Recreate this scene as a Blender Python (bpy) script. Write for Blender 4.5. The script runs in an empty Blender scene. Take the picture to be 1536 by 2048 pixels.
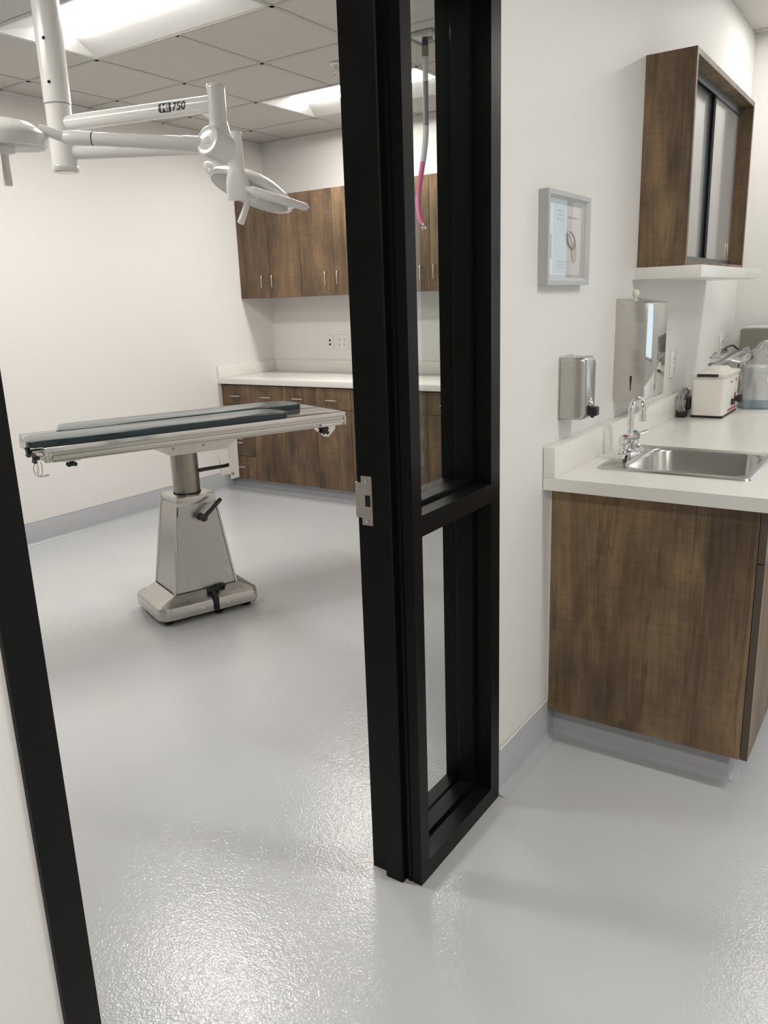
import bpy, bmesh, math, random
from mathutils import Vector, Matrix
random.seed(5)
S = bpy.context.scene
COL = S.collection

# ------------------------------------------------------------------ camera
CAM_R = ((0.8309866, 0.5552563, -0.0339376), (0.1139920, -0.2296756, -0.9665686), (-0.5444880, 0.7993369, -0.2541521))  # rows: camera right, down, forward in world axes
CAM_LOC = Vector((0.91460, -1.45522, 1.44))
cd = bpy.data.cameras.new('camera')
cam = bpy.data.objects.new('camera', cd)
COL.objects.link(cam)
cr, cdn, cf = (Vector(r) for r in CAM_R)
mw = Matrix.Identity(4)
for i in range(3):
    mw[i][0] = cr[i]; mw[i][1] = -cdn[i]; mw[i][2] = -cf[i]; mw[i][3] = CAM_LOC[i]
cam.matrix_world = mw
cd.sensor_fit = 'VERTICAL'; cd.sensor_height = 36.0; cd.sensor_width = 27.0
cd.lens = 1590.48 / 2048 * 36.0
cd.clip_start = 0.02
S.camera = cam

# ------------------------------------------------------------------ world, exposure
w = bpy.data.worlds.new('world'); S.world = w; w.use_nodes = True
nt = w.node_tree; nt.nodes.clear()
bg = nt.nodes.new('ShaderNodeBackground'); bo = nt.nodes.new('ShaderNodeOutputWorld')
bg.inputs[0].default_value = (0.78, 0.89, 1.0, 1); bg.inputs[1].default_value = 1.7
nt.links.new(bg.outputs[0], bo.inputs[0])
vs = S.view_settings
S.display_settings.display_device = 'sRGB'
vs.view_transform = 'Standard'; vs.look = 'None'; vs.gamma = 1.0; vs.use_curve_mapping = False
vs.exposure = 0.0
LAMP = 53.0          # radiance of the troffer lenses in the operating room
LAMP_C = 54.0
LAMP_S = 24.0        # the dimmer one above the far end of the sink counter        # and over the corridor
LAMP_COL = (1.0, 0.972, 0.925)

# ------------------------------------------------------------------ materials
def mat(name, col=(.8, .8, .8), rough=.5, metal=0.0, spec=.5, coat=0.0, emit=None, es=1.0):
    m = bpy.data.materials.new(name); m.use_nodes = True
    b = m.node_tree.nodes['Principled BSDF']
    b.inputs['Base Color'].default_value = (*col, 1)
    b.inputs['Roughness'].default_value = rough
    b.inputs['Metallic'].default_value = metal
    b.inputs['Specular IOR Level'].default_value = spec
    b.inputs['Coat Weight'].default_value = coat
    if emit:
        b.inputs['Emission Color'].default_value = (*emit, 1)
        b.inputs['Emission Strength'].default_value = es
    return m

def N(m, t): return m.node_tree.nodes.new(t)
def L(m, a, b): m.node_tree.links.new(a, b)
def bsdf(m): return m.node_tree.nodes['Principled BSDF']

def coords(m, scale=(1, 1, 1), rnd=False):
    tc = N(m, 'ShaderNodeTexCoord'); mp = N(m, 'ShaderNodeMapping')
    mp.inputs['Scale'].default_value = scale
    src = tc.outputs['Object']
    if rnd:
        oi = N(m, 'ShaderNodeObjectInfo'); ad = N(m, 'ShaderNodeVectorMath'); ad.operation = 'MULTIPLY_ADD'
        cb = N(m, 'ShaderNodeCombineXYZ')
        for k in range(3): L(m, oi.outputs['Random'], cb.inputs[k])
        ad.inputs[1].default_value = (7.3, 5.1, 9.7)
        L(m, cb.outputs[0], ad.inputs[0]); L(m, src, ad.inputs[2]); src = ad.outputs[0]
    L(m, src, mp.inputs['Vector'])
    return mp.outputs[0]

def noise(m, vec, scale, detail=2.0, rough=.5, dist=0.0):
    n = N(m, 'ShaderNodeTexNoise'); L(m, vec, n.inputs['Vector'])
    n.inputs['Scale'].default_value = scale; n.inputs['Detail'].default_value = detail
    n.inputs['Roughness'].default_value = rough; n.inputs['Distortion'].default_value = dist
    return n.outputs['Fac']

def ramp(m, fac, stops):
    r = N(m, 'ShaderNodeValToRGB'); e = r.color_ramp.elements
    while len(e) < len(stops): e.new(.5)
    for k, (p, c) in enumerate(stops):
        e[k].position = p; e[k].color = (*c, 1) if len(c) == 3 else c
    L(m, fac, r.inputs[0]); return r.outputs[0]

def bump(m, h, strength, dist):
    b = N(m, 'ShaderNodeBump'); b.inputs['Strength'].default_value = strength; b.inputs['Distance'].default_value = dist
    L(m, h, b.inputs['Height']); L(m, b.outputs[0], bsdf(m).inputs['Normal'])

def mix(m, a, b, fac, mode='MIX'):
    x = N(m, 'ShaderNodeMix'); x.data_type = 'RGBA'; x.blend_type = mode
    for s, v in ((x.inputs[0], fac), (x.inputs[6], a), (x.inputs[7], b)):
        if hasattr(v, 'is_linked') or hasattr(v, 'links'): L(m, v, s)
        elif isinstance(v, tuple): s.default_value = (*v, 1)
        else: s.default_value = v
    return x.outputs[2]

M = {}
# painted wall, light orange peel
m = M['wall'] = mat('painted_wall', (.78, .768, .745), .55, spec=.3)
v = coords(m); bump(m, noise(m, v, 95, 3), .22, .004)
m = M['wall_smooth'] = mat('painted_wall_fine', (.80, .782, .76), .6, spec=.25)
v = coords(m); bump(m, noise(m, v, 120, 2), .08, .003)
# grey epoxy floor with orange peel
m = M['floor'] = mat('grey_epoxy', (.5, .505, .515), .085, spec=.55)
v = coords(m)
c = ramp(m, noise(m, v, 1.6, 4), [(.3, (.525, .53, .542)), (.7, (.555, .56, .568))]); L(m, c, bsdf(m).inputs['Base Color'])
n1 = noise(m, v, 165, 2, .5); n2 = noise(m, v, 55, 1, .5)
ad = N(m, 'ShaderNodeMath'); ad.operation = 'MULTIPLY_ADD'; L(m, n2, ad.inputs[0]); ad.inputs[1].default_value = .8; L(m, n1, ad.inputs[2])
bump(m, ad.outputs[0], .8, .0011)
m = M['cove'] = mat('grey_epoxy_cove', (.45, .465, .49), .3, spec=.5)
v = coords(m); bump(m, noise(m, v, 110, 2), .12, .003)
# wood laminate
def wood(name, dark, mid, light):
    m = mat(name, mid, .42, spec=.35)
    v = coords(m, (1, 1, .16), True)
    a = noise(m, v, 9, 6, .6, .6)
    c1 = ramp(m, a, [(.28, dark), (.5, mid), (.72, light)])
    v2 = coords(m, (1, 1, .5), True)
    blot = ramp(m, noise(m, v2, 5, 4, .6), [(.3, (.55, .55, .58)), (.62, (1.2, 1.14, 1.03))])
    c2 = mix(m, c1, blot, 1.0, 'MULTIPLY')
    v3 = coords(m, (1, 1, .05), True)
    fine = ramp(m, noise(m, v3, 90, 3, .6), [(.3, (.74, .73, .72)), (.6, (1.06, 1.06, 1.06))])
    c3 = mix(m, c2, fine, .75, 'MULTIPLY')
    v4 = coords(m, (1, 1, .055), True)
    wv = noise(m, v4, 4.2, 4, .65, 1.6)
    cr_ = ramp(m, wv, [(.487, (1, 1, 1)), (.499, (.45, .43, .42)), (.502, (.5, .48, .45)), (.512, (1, 1, 1))])
    v5 = coords(m, (1, 1, 5), True)
    curl = ramp(m, noise(m, v5, 16, 2, .5, .8), [(.35, (.9, .9, .9)), (.65, (1.1, 1.08, 1.04))])
    c4 = mix(m, c3, cr_, .6, 'MULTIPLY'); c5 = mix(m, c4, curl, .7, 'MULTIPLY')
    L(m, c5, bsdf(m).inputs['Base Color'])
    return m
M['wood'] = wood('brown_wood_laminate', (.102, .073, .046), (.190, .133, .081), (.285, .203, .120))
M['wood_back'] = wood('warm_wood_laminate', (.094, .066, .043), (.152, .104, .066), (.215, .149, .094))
M['edge'] = mat('dark_edge_band', (.085, .064, .045), .45)
M['counter'] = mat('white_laminate', (.80, .785, .74), .22, spec=.5)
m = M['counter']; v = coords(m); c = ramp(m, noise(m, v, 300, 2), [(.4, (.785, .77, .725)), (.6, (.81, .795, .75))]); L(m, c, bsdf(m).inputs['Base Color'])
m = M['black'] = mat('black_anodised', (.0045, .0045, .005), .38, spec=.17)
v = coords(m); r_ = ramp(m, noise(m, v, 6, 4), [(.3, (.30,) * 3), (.7, (.42,) * 3)]); L(m, r_, bsdf(m).inputs['Roughness'])
M['rubber'] = mat('black_rubber', (.012, .012, .013), .55)
M['blackplastic'] = mat('black_plastic', (.015, .015, .016), .35)
# brushed steel
def steel(name, col, r0, r1, sc):
    m = mat(name, col, r0, 1.0)
    v = coords(m, sc); n = noise(m, v, 3.0, 2, .5)
    rr = ramp(m, n, [(.3, (r0,) * 3), (.7, (r1,) * 3)]); L(m, rr, bsdf(m).inputs['Roughness'])
    v2 = coords(m, tuple(q * 1.0 for q in sc)); n2 = noise(m, v2, 170, 2, .5)
    cc = ramp(m, n2, [(.3, tuple(q * .985 for q in col)), (.7, tuple(q * 1.015 for q in col))]); L(m, cc, bsdf(m).inputs['Base Color'])
    return m
M['steel'] = steel('brushed_steel', (.60, .58, .545), .22, .30, (1, 1, 6))
M['steel_side'] = steel('brushed_steel_fine', (.52, .505, .475), .24, .32, (6, 1, .2))
M['steel_bright'] = steel('polished_steel', (.74, .725, .70), .12, .18, (1, 1, 1))
M['steel_mirror'] = mat('mirror_steel', (.62, .62, .60), .07, 1.0)
M['steel_dark'] = steel('stained_steel_column', (.36, .335, .285), .22, .34, (6, 6, 1))
M['sink'] = steel('sink_steel', (.58, .57, .55), .20, .28, (1, 1, 1))
M['chrome'] = mat('chrome', (.80, .80, .80), .05, 1.0)
M['nickel'] = mat('satin_nickel', (.72, .69, .64), .25, 1.0)
M['strike'] = mat('strike_steel', (.50, .46, .42), .38, .75)
M['vinyl'] = mat('dark_teal_vinyl', (.010, .030, .036), .13, spec=.65)
m = M['vinyl']; v = coords(m); bump(m, noise(m, v, 220, 2), .04, .001)
M['enamel'] = mat('white_enamel', (.80, .785, .76), .22, spec=.5, coat=.2)
M['enamel_grey'] = mat('grey_lens_cover', (.42, .42, .42), .3)
m = M['tile'] = mat('acoustic_tile', (.60, .585, .555), .9, spec=.1)
v = coords(m); bump(m, noise(m, v, 160, 3), .25, .003)
M['grid'] = mat('ceiling_grid_white', (.50, .485, .455), .5)
M['white'] = mat('white_plastic', (.80, .79, .77), .35)
M['troffer'] = mat('troffer_white', (.72, .715, .70), .45)
M['lens'] = mat('troffer_lens', (.9, .9, .9), .5, emit=LAMP_COL, es=LAMP)
M['lens_c'] = mat('troffer_lens_corridor', (.9, .9, .9), .5, emit=LAMP_COL, es=LAMP_C)
M['lens_s'] = mat('troffer_lens_dim', (.9, .9, .9), .5, emit=LAMP_COL, es=LAMP_S)
M['silver'] = mat('silver_picture_frame', (.47, .48, .485), .45, .2)
M['ivory'] = mat('ivory_housing', (.80, .775, .72), .35)
M['lid'] = mat('cream_lid', (.74, .71, .64), .4)
M['red'] = mat('red_print', (.42, .055, .085), .5)
M['cordgrey'] = mat('grey_cord', (.30, .30, .30), .4)
M['blue'] = mat('blue_plastic', (.07, .27, .40), .35)
M['frosted'] = mat('milky_plastic', (.74, .755, .755), .35)
M['olive'] = mat('olive_grey_paint', (.21, .20, .165), .45)
M['hole'] = mat('dark_gap', (.01, .01, .01), .9)
M['pink'] = mat('pink_tube', (.72, .20, .36), .35)
M['tan'] = mat('tan_connector', (.26, .215, .155), .5)
M['navy'] = mat('dark_blue_connector', (.035, .045, .075), .4)
M['tubegrey'] = mat('grey_tube', (.25, .265, .265), .35)
M['tubewhite'] = mat('white_tube', (.60, .595, .58), .35)
M['tubeclear'] = mat('pale_clear_tube', (.62, .70, .70), .2)
M['ink'] = mat('dark_ink', (.016, .016, .032), .4)
M['track'] = mat('grey_aluminium_track', (.13, .14, .15), .4, .6)
M['doorglass'] = mat('grey_sliding_glass', (.40, .395, .385), .11, 0.0, spec=.6)
M['paper'] = mat('pale_pink_paper', (.80, .765, .765), .6)
M['reflgreen'] = mat('pale_green_reflection', (.50, .58, .40), .6)  # colour of the green reflection painted on the notice
M['reflgreen2'] = mat('green_reflection_rim', (.36, .42, .25), .6)  # darker rim of that painted green reflection
M['papertext'] = mat('grey_print', (.45, .46, .46), .6)
M['papertan'] = mat('tan_print', (.60, .48, .42), .6)
M['reflblue'] = mat('pale_blue_reflection', (.58, .64, .66), .6)  # colour of the window reflection painted on the notice
M['lightstripe'] = mat('white_edge_strip', (.75, .75, .73), .4)
M['handlebrass'] = mat('satin_pull', (.70, .66, .58), .3, 1.0)

def thin_glass(name, tint, rough=0.0, f0=.5):
    m = bpy.data.materials.new(name); m.use_nodes = True; t = m.node_tree; t.nodes.clear()
    o = t.nodes.new('ShaderNodeOutputMaterial'); x = t.nodes.new('ShaderNodeMixShader')
    tr = t.nodes.new('ShaderNodeBsdfTransparent'); gl = t.nodes.new('ShaderNodeBsdfGlossy')
    lw = t.nodes.new('ShaderNodeLayerWeight'); lw.inputs[0].default_value = .5
    pw = t.nodes.new('ShaderNodeMath'); pw.operation = 'POWER'; pw.inputs[1].default_value = 4.6
    t.links.new(lw.outputs['Facing'], pw.inputs[0])
    ma = t.nodes.new('ShaderNodeMath'); ma.operation = 'MULTIPLY_ADD'; ma.inputs[1].default_value = .9; ma.inputs[2].default_value = .04
    t.links.new(pw.outputs[0], ma.inputs[0])
    tr.inputs[0].default_value = (*tint, 1); gl.inputs['Roughness'].default_value = rough
    t.links.new(ma.outputs[0], x.inputs[0]); t.links.new(tr.outputs[0], x.inputs[1]); t.links.new(gl.outputs[0], x.inputs[2])
    t.links.new(x.outputs[0], o.inputs[0]); return m
M['glass'] = thin_glass('clear_glass', (.93, .95, .94))
M['picglass'] = thin_glass('picture_glass', (.97, .97, .97))
m = bpy.data.materials.new('clear_wrinkled_plastic'); m.use_nodes = True; t = m.node_tree; t.nodes.clear()
o = t.nodes.new('ShaderNodeOutputMaterial'); x = t.nodes.new('ShaderNodeMixShader'); x2 = t.nodes.new('ShaderNodeMixShader')
tr = t.nodes.new('ShaderNodeBsdfTransparent'); gl = t.nodes.new('ShaderNodeBsdfGlossy'); df = t.nodes.new('ShaderNodeBsdfDiffuse'); fr = t.nodes.new('ShaderNodeLayerWeight'); fr.inputs[0].default_value = .28
gl.inputs['Roughness'].default_value = .12; df.inputs[0].default_value = (.92, .93, .93, 1)
x.inputs[0].default_value = .27
t.links.new(tr.outputs[0], x.inputs[1]); t.links.new(df.outputs[0], x.inputs[2])
t.links.new(fr.outputs[0], x2.inputs[0]); t.links.new(x.outputs[0], x2.inputs[1]); t.links.new(gl.outputs[0], x2.inputs[2]); t.links.new(x2.outputs[0], o.inputs[0])
M['bag'] = m

# ------------------------------------------------------------------ builders
def tag(o, label=None, cat=None, group=None, kind=None):
    if label: o['label'] = label
    if cat: o['category'] = cat
    if group: o['group'] = group
    if kind: o['kind'] = kind
    return o

def thing(name, label, cat, loc, rz=0.0, group=None):
    o = bpy.data.objects.new(name, None); COL.objects.link(o)
    o.location = loc; o.rotation_euler = (0, 0, rz); o.empty_display_size = .1
    return tag(o, label, cat, group)

def wm(o):
    m = o.matrix_basis.copy()
    while o.parent:
        o = o.parent; m = o.matrix_basis @ m
    return m

def obj(name, bm, m, parent=None, label=None, local=False, angle=35, smooth=True, loc=None, kind=None, cat=None, group=None):
    """link bm as one mesh; its coordinates are world unless local=True"""
    if parent is not None and not local:
        bmesh.ops.transform(bm, matrix=wm(parent).inverted(), verts=bm.verts[:])
    elif loc is not None:
        bmesh.ops.translate(bm, vec=-Vector(loc), verts=bm.verts[:])
    bmesh.ops.recalc_face_normals(bm, faces=bm.faces[:])
    me = bpy.data.meshes.new(name); bm.to_mesh(me); bm.free()
    if smooth:
        for p in me.polygons: p.use_smooth = True
        me.set_sharp_from_angle(angle=math.radians(angle))
    me.materials.append(M[m] if isinstance(m, str) else m)
    o = bpy.data.objects.new(name, me); COL.objects.link(o)
    if parent is not None: o.parent = parent
    elif loc is not None: o.location = loc
    return tag(o, label, cat, group, kind)

def B(): return bmesh.new()

def box(bm, x0, x1, y0, y1, z0, z1, bev=0.0, seg=2):
    vs_ = [bm.verts.new((x, y, z)) for x in (x0, x1) for y in (y0, y1) for z in (z0, z1)]
    fs = [bm.faces.new([vs_[i] for i in q]) for q in ((0, 1, 3, 2), (4, 6, 7, 5), (0, 4, 5, 1), (2, 3, 7, 6), (0, 2, 6, 4), (1, 5, 7, 3))]
    if bev > 0:
        es = list({e for f_ in fs for e in f_.edges})
        bmesh.ops.bevel(bm, geom=es, offset=bev, segments=seg, profile=.5, affect='EDGES')
    return bm

def frame_axes(d):
    d = Vector(d).normalized()
    a = Vector((0, 0, 1)) if abs(d.z) < .9 else Vector((1, 0, 0))
    x = a.cross(d).normalized(); y = d.cross(x)
    return x, y, d

def loft(bm, loops, cap0=True, cap1=True, closed=True):
    rings = [[bm.verts.new(p) for p in lp] for lp in loops]
    n = len(rings[0])
    for a, b in zip(rings, rings[1:]):
        for i in range(n if closed else n - 1):
            j = (i + 1) % n
            bm.faces.new((a[i], a[j], b[j], b[i]))
    if cap0: bm.faces.new(rings[0][::-1])
    if cap1: bm.faces.new(rings[-1])
    return bm

def cyl(bm, p0, p1, r0, r1=None, seg=28, cap=True):
    r1 = r0 if r1 is None else r1
    p0, p1 = Vector(p0), Vector(p1); x, y, d = frame_axes(p1 - p0)
    ring = lambda p, r: [p + x * r * math.cos(2 * math.pi * k / seg) + y * r * math.sin(2 * math.pi * k / seg) for k in range(seg)]
    return loft(bm, [ring(p0, r0), ring(p1, r1)], cap, cap)

def lathe(bm, prof, o, axis=(0, 0, 1), seg=36):
    """prof: list of (radius, distance along axis)"""
    x, y, d = frame_axes(axis); o = Vector(o)
    loops = []
    for r, h in prof:
        r = max(r, 1e-4)
        loops.append([o + d * h + x * r * math.cos(2 * math.pi * k / seg) + y * r * math.sin(2 * math.pi * k / seg) for k in range(seg)])
    return loft(bm, loops)

def spline(pts, n=8):
    P = [Vector(p) for p in pts]; out = []
    for i in range(len(P) - 1):
        p0 = P[max(i - 1, 0)]; p1 = P[i]; p2 = P[i + 1]; p3 = P[min(i + 2, len(P) - 1)]
        for k in range(n):
            t_ = k / n
            out.append(.5 * ((2 * p1) + (p2 - p0) * t_ + (2 * p0 - 5 * p1 + 4 * p2 - p3) * t_ ** 2 + (3 * p1 - p0 - 3 * p2 + p3) * t_ ** 3))
    out.append(P[-1]); return out

def tube(bm, pts, r, seg=14, cap=True, flat=1.0):
    P = [Vector(p) for p in pts]; n = len(P)
    rs = r if isinstance(r, (list, tuple)) else [r] * n
    loops = []; px = None
    for i in range(n):
        d = (P[min(i + 1, n - 1)] - P[max(i - 1, 0)]).normalized()
        if px is None: px, _, _ = frame_axes(d)
        px = (px - d * px.dot(d)).normalized(); py = d.cross(px)
        loops.append([P[i] + px * rs[i] * math.cos(2 * math.pi * k / seg) + py * rs[i] * flat * math.sin(2 * math.pi * k / seg) for k in range(seg)])
    return loft(bm, loops, cap, cap)

def prism(bm, poly, axis, a0, a1, flip=None):
    """extrude a 2-D polygon along x, y or z from a0 to a1"""
    def pt(p, a):
        return {'x': (a, p[0], p[1]), 'y': (p[0], a, p[1]), 'z': (p[0], p[1], a)}[axis]
    return loft(bm, [[pt(p, a0) for p in poly], [pt(p, a1) for p in poly]])

def rrect(cx, cy, hx, hy, r, z, seg=6):
    out = []
    for (sx, sy, a0) in ((1, 1, 0), (-1, 1, 90), (-1, -1, 180), (1, -1, 270)):
        for k in range(seg + 1):
            a = math.radians(a0 + 90 * k / seg)
            out.append((cx + sx * (hx - r) + r * math.cos(a), cy + sy * (hy - r) + r * math.sin(a), z))
    return out

def banded(o):
    o.data.materials.append(M['edge'])
    for p in o.data.polygons:
        if abs(p.normal.y) > .7: p.material_index = 1
    return o

# ------------------------------------------------------------------ setting
XL, YB, ZC = -3.75, 3.81, 2.715      # operating room: left wall, back wall, ceiling
WF = -.008                           # corridor face of the partition wall
WI = -.140                           # its operating-room face
XR, YN, YF = 3.0, -4.0, 3.466        # corridor: right wall, near wall, far wall
b = B(); box(b, XL - .12, XR + .12, YN - .12, YB + .12, -.1, 0)
obj('floor', b, 'floor', kind='structure', smooth=False)
b = B(); box(b, XL - .12, XL, YN - .12, YB + .12, 0, 3.0); obj('wall_left', b, 'wall_smooth', kind='structure', smooth=False)
b = B(); box(b, XL, WI, YB, YB + .12, 0, 3.0); obj('wall_back', b, 'wall_smooth', kind='structure', smooth=False)
b = B(); box(b, XL, XR + .12, YN - .12, YN, 0, 3.0); obj('wall_near', b, 'wall', kind='structure', smooth=False)
b = B(); box(b, XR, XR + .12, YN, YF + .12, 0, 3.0); obj('wall_right', b, 'wall', kind='structure', smooth=False)
b = B()
box(b, WI, WF, .443, YB + .12, 0, 3.0); box(b, WI, WF, -.963, .443, 2.184, 3.0); box(b, WI, WF, YN, -.963, 0, 3.0)
obj('wall_middle', b, 'wall', kind='structure', smooth=False)
WX0, WX1, WZ0, WZ1 = 1.0, 2.3, .95, 2.2
b = B()
box(b, WF, WX0, YF, YF + .12, 0, 3.0); box(b, WX1, XR, YF, YF + .12, 0, 3.0)
box(b, WX0, WX1, YF, YF + .12, 0, WZ0); box(b, WX0, WX1, YF, YF + .12, WZ1, 3.0)
obj('wall_far', b, 'wall', kind='structure', smooth=False)
win = bpy.data.objects.new('window_1', None); COL.objects.link(win); win.location = ((WX0 + WX1) / 2, YF + .06, WZ0); tag(win, kind='structure')
b = B()
for x0, x1, z0, z1 in ((WX0, WX0 + .05, WZ0, WZ1), (WX1 - .05, WX1, WZ0, WZ1), (WX0, WX1, WZ0, WZ0 + .05), (WX0, WX1, WZ1 - .05, WZ1)):
    box(b, x0, x1, YF + .03, YF + .09, z0, z1)
obj('window_frame', b, 'silver', win, smooth=False)
b = B(); box(b, WX0 + .04, WX1 - .04, YF + .057, YF + .063, WZ0 + .04, WZ1 - .04); obj('window_pane', b, 'glass', win, smooth=False)

# suspended ceiling: tiles, grid, and the slab above
CELL = .607
gx = [-2.865 + CELL * k for k in range(-2, 12)]
gy = [.968 + CELL * k for k in range(-9, 7)]
LIGHTS = [(-2.865, .968), (-2.865, 2.79), (-2.865, -.853)]
CLIGHTS = [(.17, 2.79), (1.384, .361), (.777, -2.067)]
def lit(x, y):
    for (lx, ly) in LIGHTS + CLIGHTS:
        if lx - .01 < x < lx + 2 * CELL and ly - .01 < y < ly + CELL: return True
    return False
b = B(); box(b, XL - .12, XR + .12, YN - .12, YB + .12, 2.95, 3.05)
def clampx(v): return min(max(v, XL), XR)
def clampy(v): return min(max(v, YN), YB)
xs = [XL] + [g for g in gx if XL + .02 < g < XR - .02] + [XR]
ys = [YN] + [g for g in gy if YN + .02 < g < YB - .02] + [YB]
for x0, x1 in zip(xs, xs[1:]):
    for y0, y1 in zip(ys, ys[1:]):
        if not lit((x0 + x1) / 2, (y0 + y1) / 2):
            box(b, x0 + .001, x1 - .001, y0 + .001, y1 - .001, ZC + .0035, ZC + .02)
ceil = obj('ceiling', b, 'tile', kind='structure', smooth=False)
b = B()
def segs(g, along_x):
    out = []; cuts = ys if along_x else xs
    for a, c_ in zip(cuts, cuts[1:]):
        mid = (a + c_) / 2
        p, q = ((g - .05, mid), (g + .05, mid)) if along_x else ((mid, g - .05), (mid, g + .05))
        inside = any(lx + .02 < (g if along_x else mid) < lx + 2 * CELL - .02 and ly + .02 < (mid if along_x else g) < ly + CELL - .02 for lx, ly in LIGHTS + CLIGHTS)
        if inside: continue
        if out and abs(out[-1][1] - a) < 1e-6: out[-1][1] = c_
        else: out.append([a, c_])
    return out
for g in xs:
    for a, c_ in segs(g, True): box(b, g - .012, g + .012, a, c_, ZC, ZC + .0034)
for g in ys:
    for a, c_ in segs(g, False): box(b, a, c_, g - .012, g + .012, ZC, ZC + .0032)
obj('ceiling_grid', b, 'grid', ceil, smooth=False)

def troffer(x, y, lens, label):
    t_ = thing('ceiling_light', label, 'ceiling light', (x + CELL, y + CELL / 2, ZC))
    x0, x1, y0, y1 = x + .013, x + 2 * CELL - .013, y + .013, y + CELL - .013
    lx0, lx1, ly0, ly1, zt = x0 + .095, x1 - .095, y0 + .190, y1 - .190, ZC + .045
    b = B()
    o_ = [(x0, y0, ZC + .002), (x1, y0, ZC + .002), (x1, y1, ZC + .002), (x0, y1, ZC + .002)]
    o2 = [(x0 + .014, y0 + .014, ZC + .003), (x1 - .014, y0 + .014, ZC + .003), (x1 - .014, y1 - .014, ZC + .003), (x0 + .014, y1 - .014, ZC + .003)]
    o3 = [(lx0, ly0, zt), (lx1, ly0, zt), (lx1, ly1, zt), (lx0, ly1, zt)]
    o4 = [(x0, y0, zt + .05), (x1, y0, zt + .05), (x1, y1, zt + .05), (x0, y1, zt + .05)]
    loft(b, [o_, o2, o3], False, True); loft(b, [o_, o4], False, True)
    obj('housing', b, 'troffer', t_, smooth=False)
    b = B(); loops = []
    cy = (ly0 + ly1) / 2; hw = (ly1 - ly0) / 2
    ne = 5
    for k in range(ne + 1):
        a = math.pi / 2 * k / ne; loops.append((lx0 + .002 + .045 * (1 - math.cos(a)), math.sin(a) if k else .02))
    loops += [(lx1 + lx0 - p, q) for p, q in loops[::-1]]
    L_ = []
    for px, q in loops:
        L_.append([(px, cy - hw * .96 * math.cos(math.pi * k / 14) , zt - .002 - .010 * q * math.sin(math.pi * k / 14) ** .8) for k in range(15)])
    loft(b, L_, True, True, closed=False)
    obj('lens', b, lens, t_, 'glowing white lens', angle=60)
    return t_
troffer(*LIGHTS[0], 'lens', 'recessed ceiling light behind the white lamp pole, at the top left')
troffer(*LIGHTS[1], 'lens', 'recessed ceiling light near the back wall, partly behind the black door frame')
troffer(*LIGHTS[2], 'lens', 'recessed ceiling light of the operating room nearest the door')
troffer(*CLIGHTS[0], 'lens_s', 'recessed corridor ceiling light at the far end above the sink counter')
troffer(*CLIGHTS[1], 'lens_c', 'recessed corridor ceiling light facing the glazed sidelight')
troffer(*CLIGHTS[2], 'lens_c', 'recessed corridor ceiling light nearest the near wall')

# cove bases
def cove(name, runs, h=.15):
    b = B()
    for p0, p1, nrm in runs:
        p0, p1, nrm = Vector((*p0, 0)), Vector((*p1, 0)), Vector((*nrm, 0))
        t_, r = .007, .026
        prof = [(0.0, 0.0), (0.0, h), (t_ - .003, h), (t_, h - .004)] + [(t_ + r * (1 - math.cos(math.radians(a))), r * (1 - math.sin(math.radians(a))) + .0012) for a in range(0, 91, 15)] + [(t_ + r + .004, 0.0)]
        loft(b, [[p0 + nrm * d + Vector((0, 0, z)) for d, z in prof], [p1 + nrm * d + Vector((0, 0, z)) for d, z in prof]])
    return obj(name, b, 'cove', kind='structure', angle=40)
cove('baseboard_left', [((XL, YN), (XL, YB), (1, 0))], .152)
cove('baseboard_back', [((XL, 3.215), (WI, 3.215), (0, -1))], .098)
cove('baseboard_middle', [((WF, .443), (WF, .86), (1, 0)), ((WF, YN), (WF, -.965), (1, 0))], .15)
cove('baseboard_far', [((.56, .872), (-.005, .872), (0, -1)), ((.545, .87), (.545, YF), (1, 0))], .112)
b = B(); box(b, WF + .005, WF + .0095, .45, .81, .149, .1525); box(b, XL + .004, XL + .0085, YN, 3.1, .151, .155)
obj('trim_1', b, 'lightstripe', kind='structure', smooth=False)

# ------------------------------------------------------------------ door frame with glazed sidelight
dr = bpy.data.objects.new('door_1', None); COL.objects.link(dr); dr.location = (-.07, 0, 0); tag(dr, kind='structure')
RB = .0165   # stop height
def jamb_profile(y_face, y_out, sgn, stop=True, d0=0.0, d1=-.149):
    """x,y outline of a jamb whose rebated side is y_face and stop points to sgn"""
    p = [(d0, y_out), (d0, y_face), (-.049, y_face)]
    if stop: p += [(-.049, y_face + sgn * RB), (-.097, y_face + sgn * RB), (-.097, y_face)]
    p += [(d1, y_face), (d1, y_out)]
    return p
FH = 2.184
b = B(); prism(b, jamb_profile(-.913, -.965, 1), 'z', 0, FH); obj('jamb', b, 'black', dr, smooth=False)
# mullion between door and sidelight, stops on both sides
p = [(0, .0), (0, .040), (-.047, .040), (-.047, .040 + RB), (-.097, .040 + RB), (-.097, .040), (-.149, .040), (-.149, 0), (-.097, 0), (-.097, -RB), (-.050, -RB), (-.047, -RB + .003), (-.047, .003), (-.040, .003), (-.040, 0), (-.031, 0), (-.031, .003), (-.026, .003), (-.026, 0)]
b = B(); prism(b, p, 'z', 0, FH - .02); obj('mullion', b, 'black', dr, smooth=False)
b = B(); prism(b, jamb_profile(.393, .445, -1), 'z', 0, FH); obj('jamb', b, 'black', dr, smooth=False)
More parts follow.
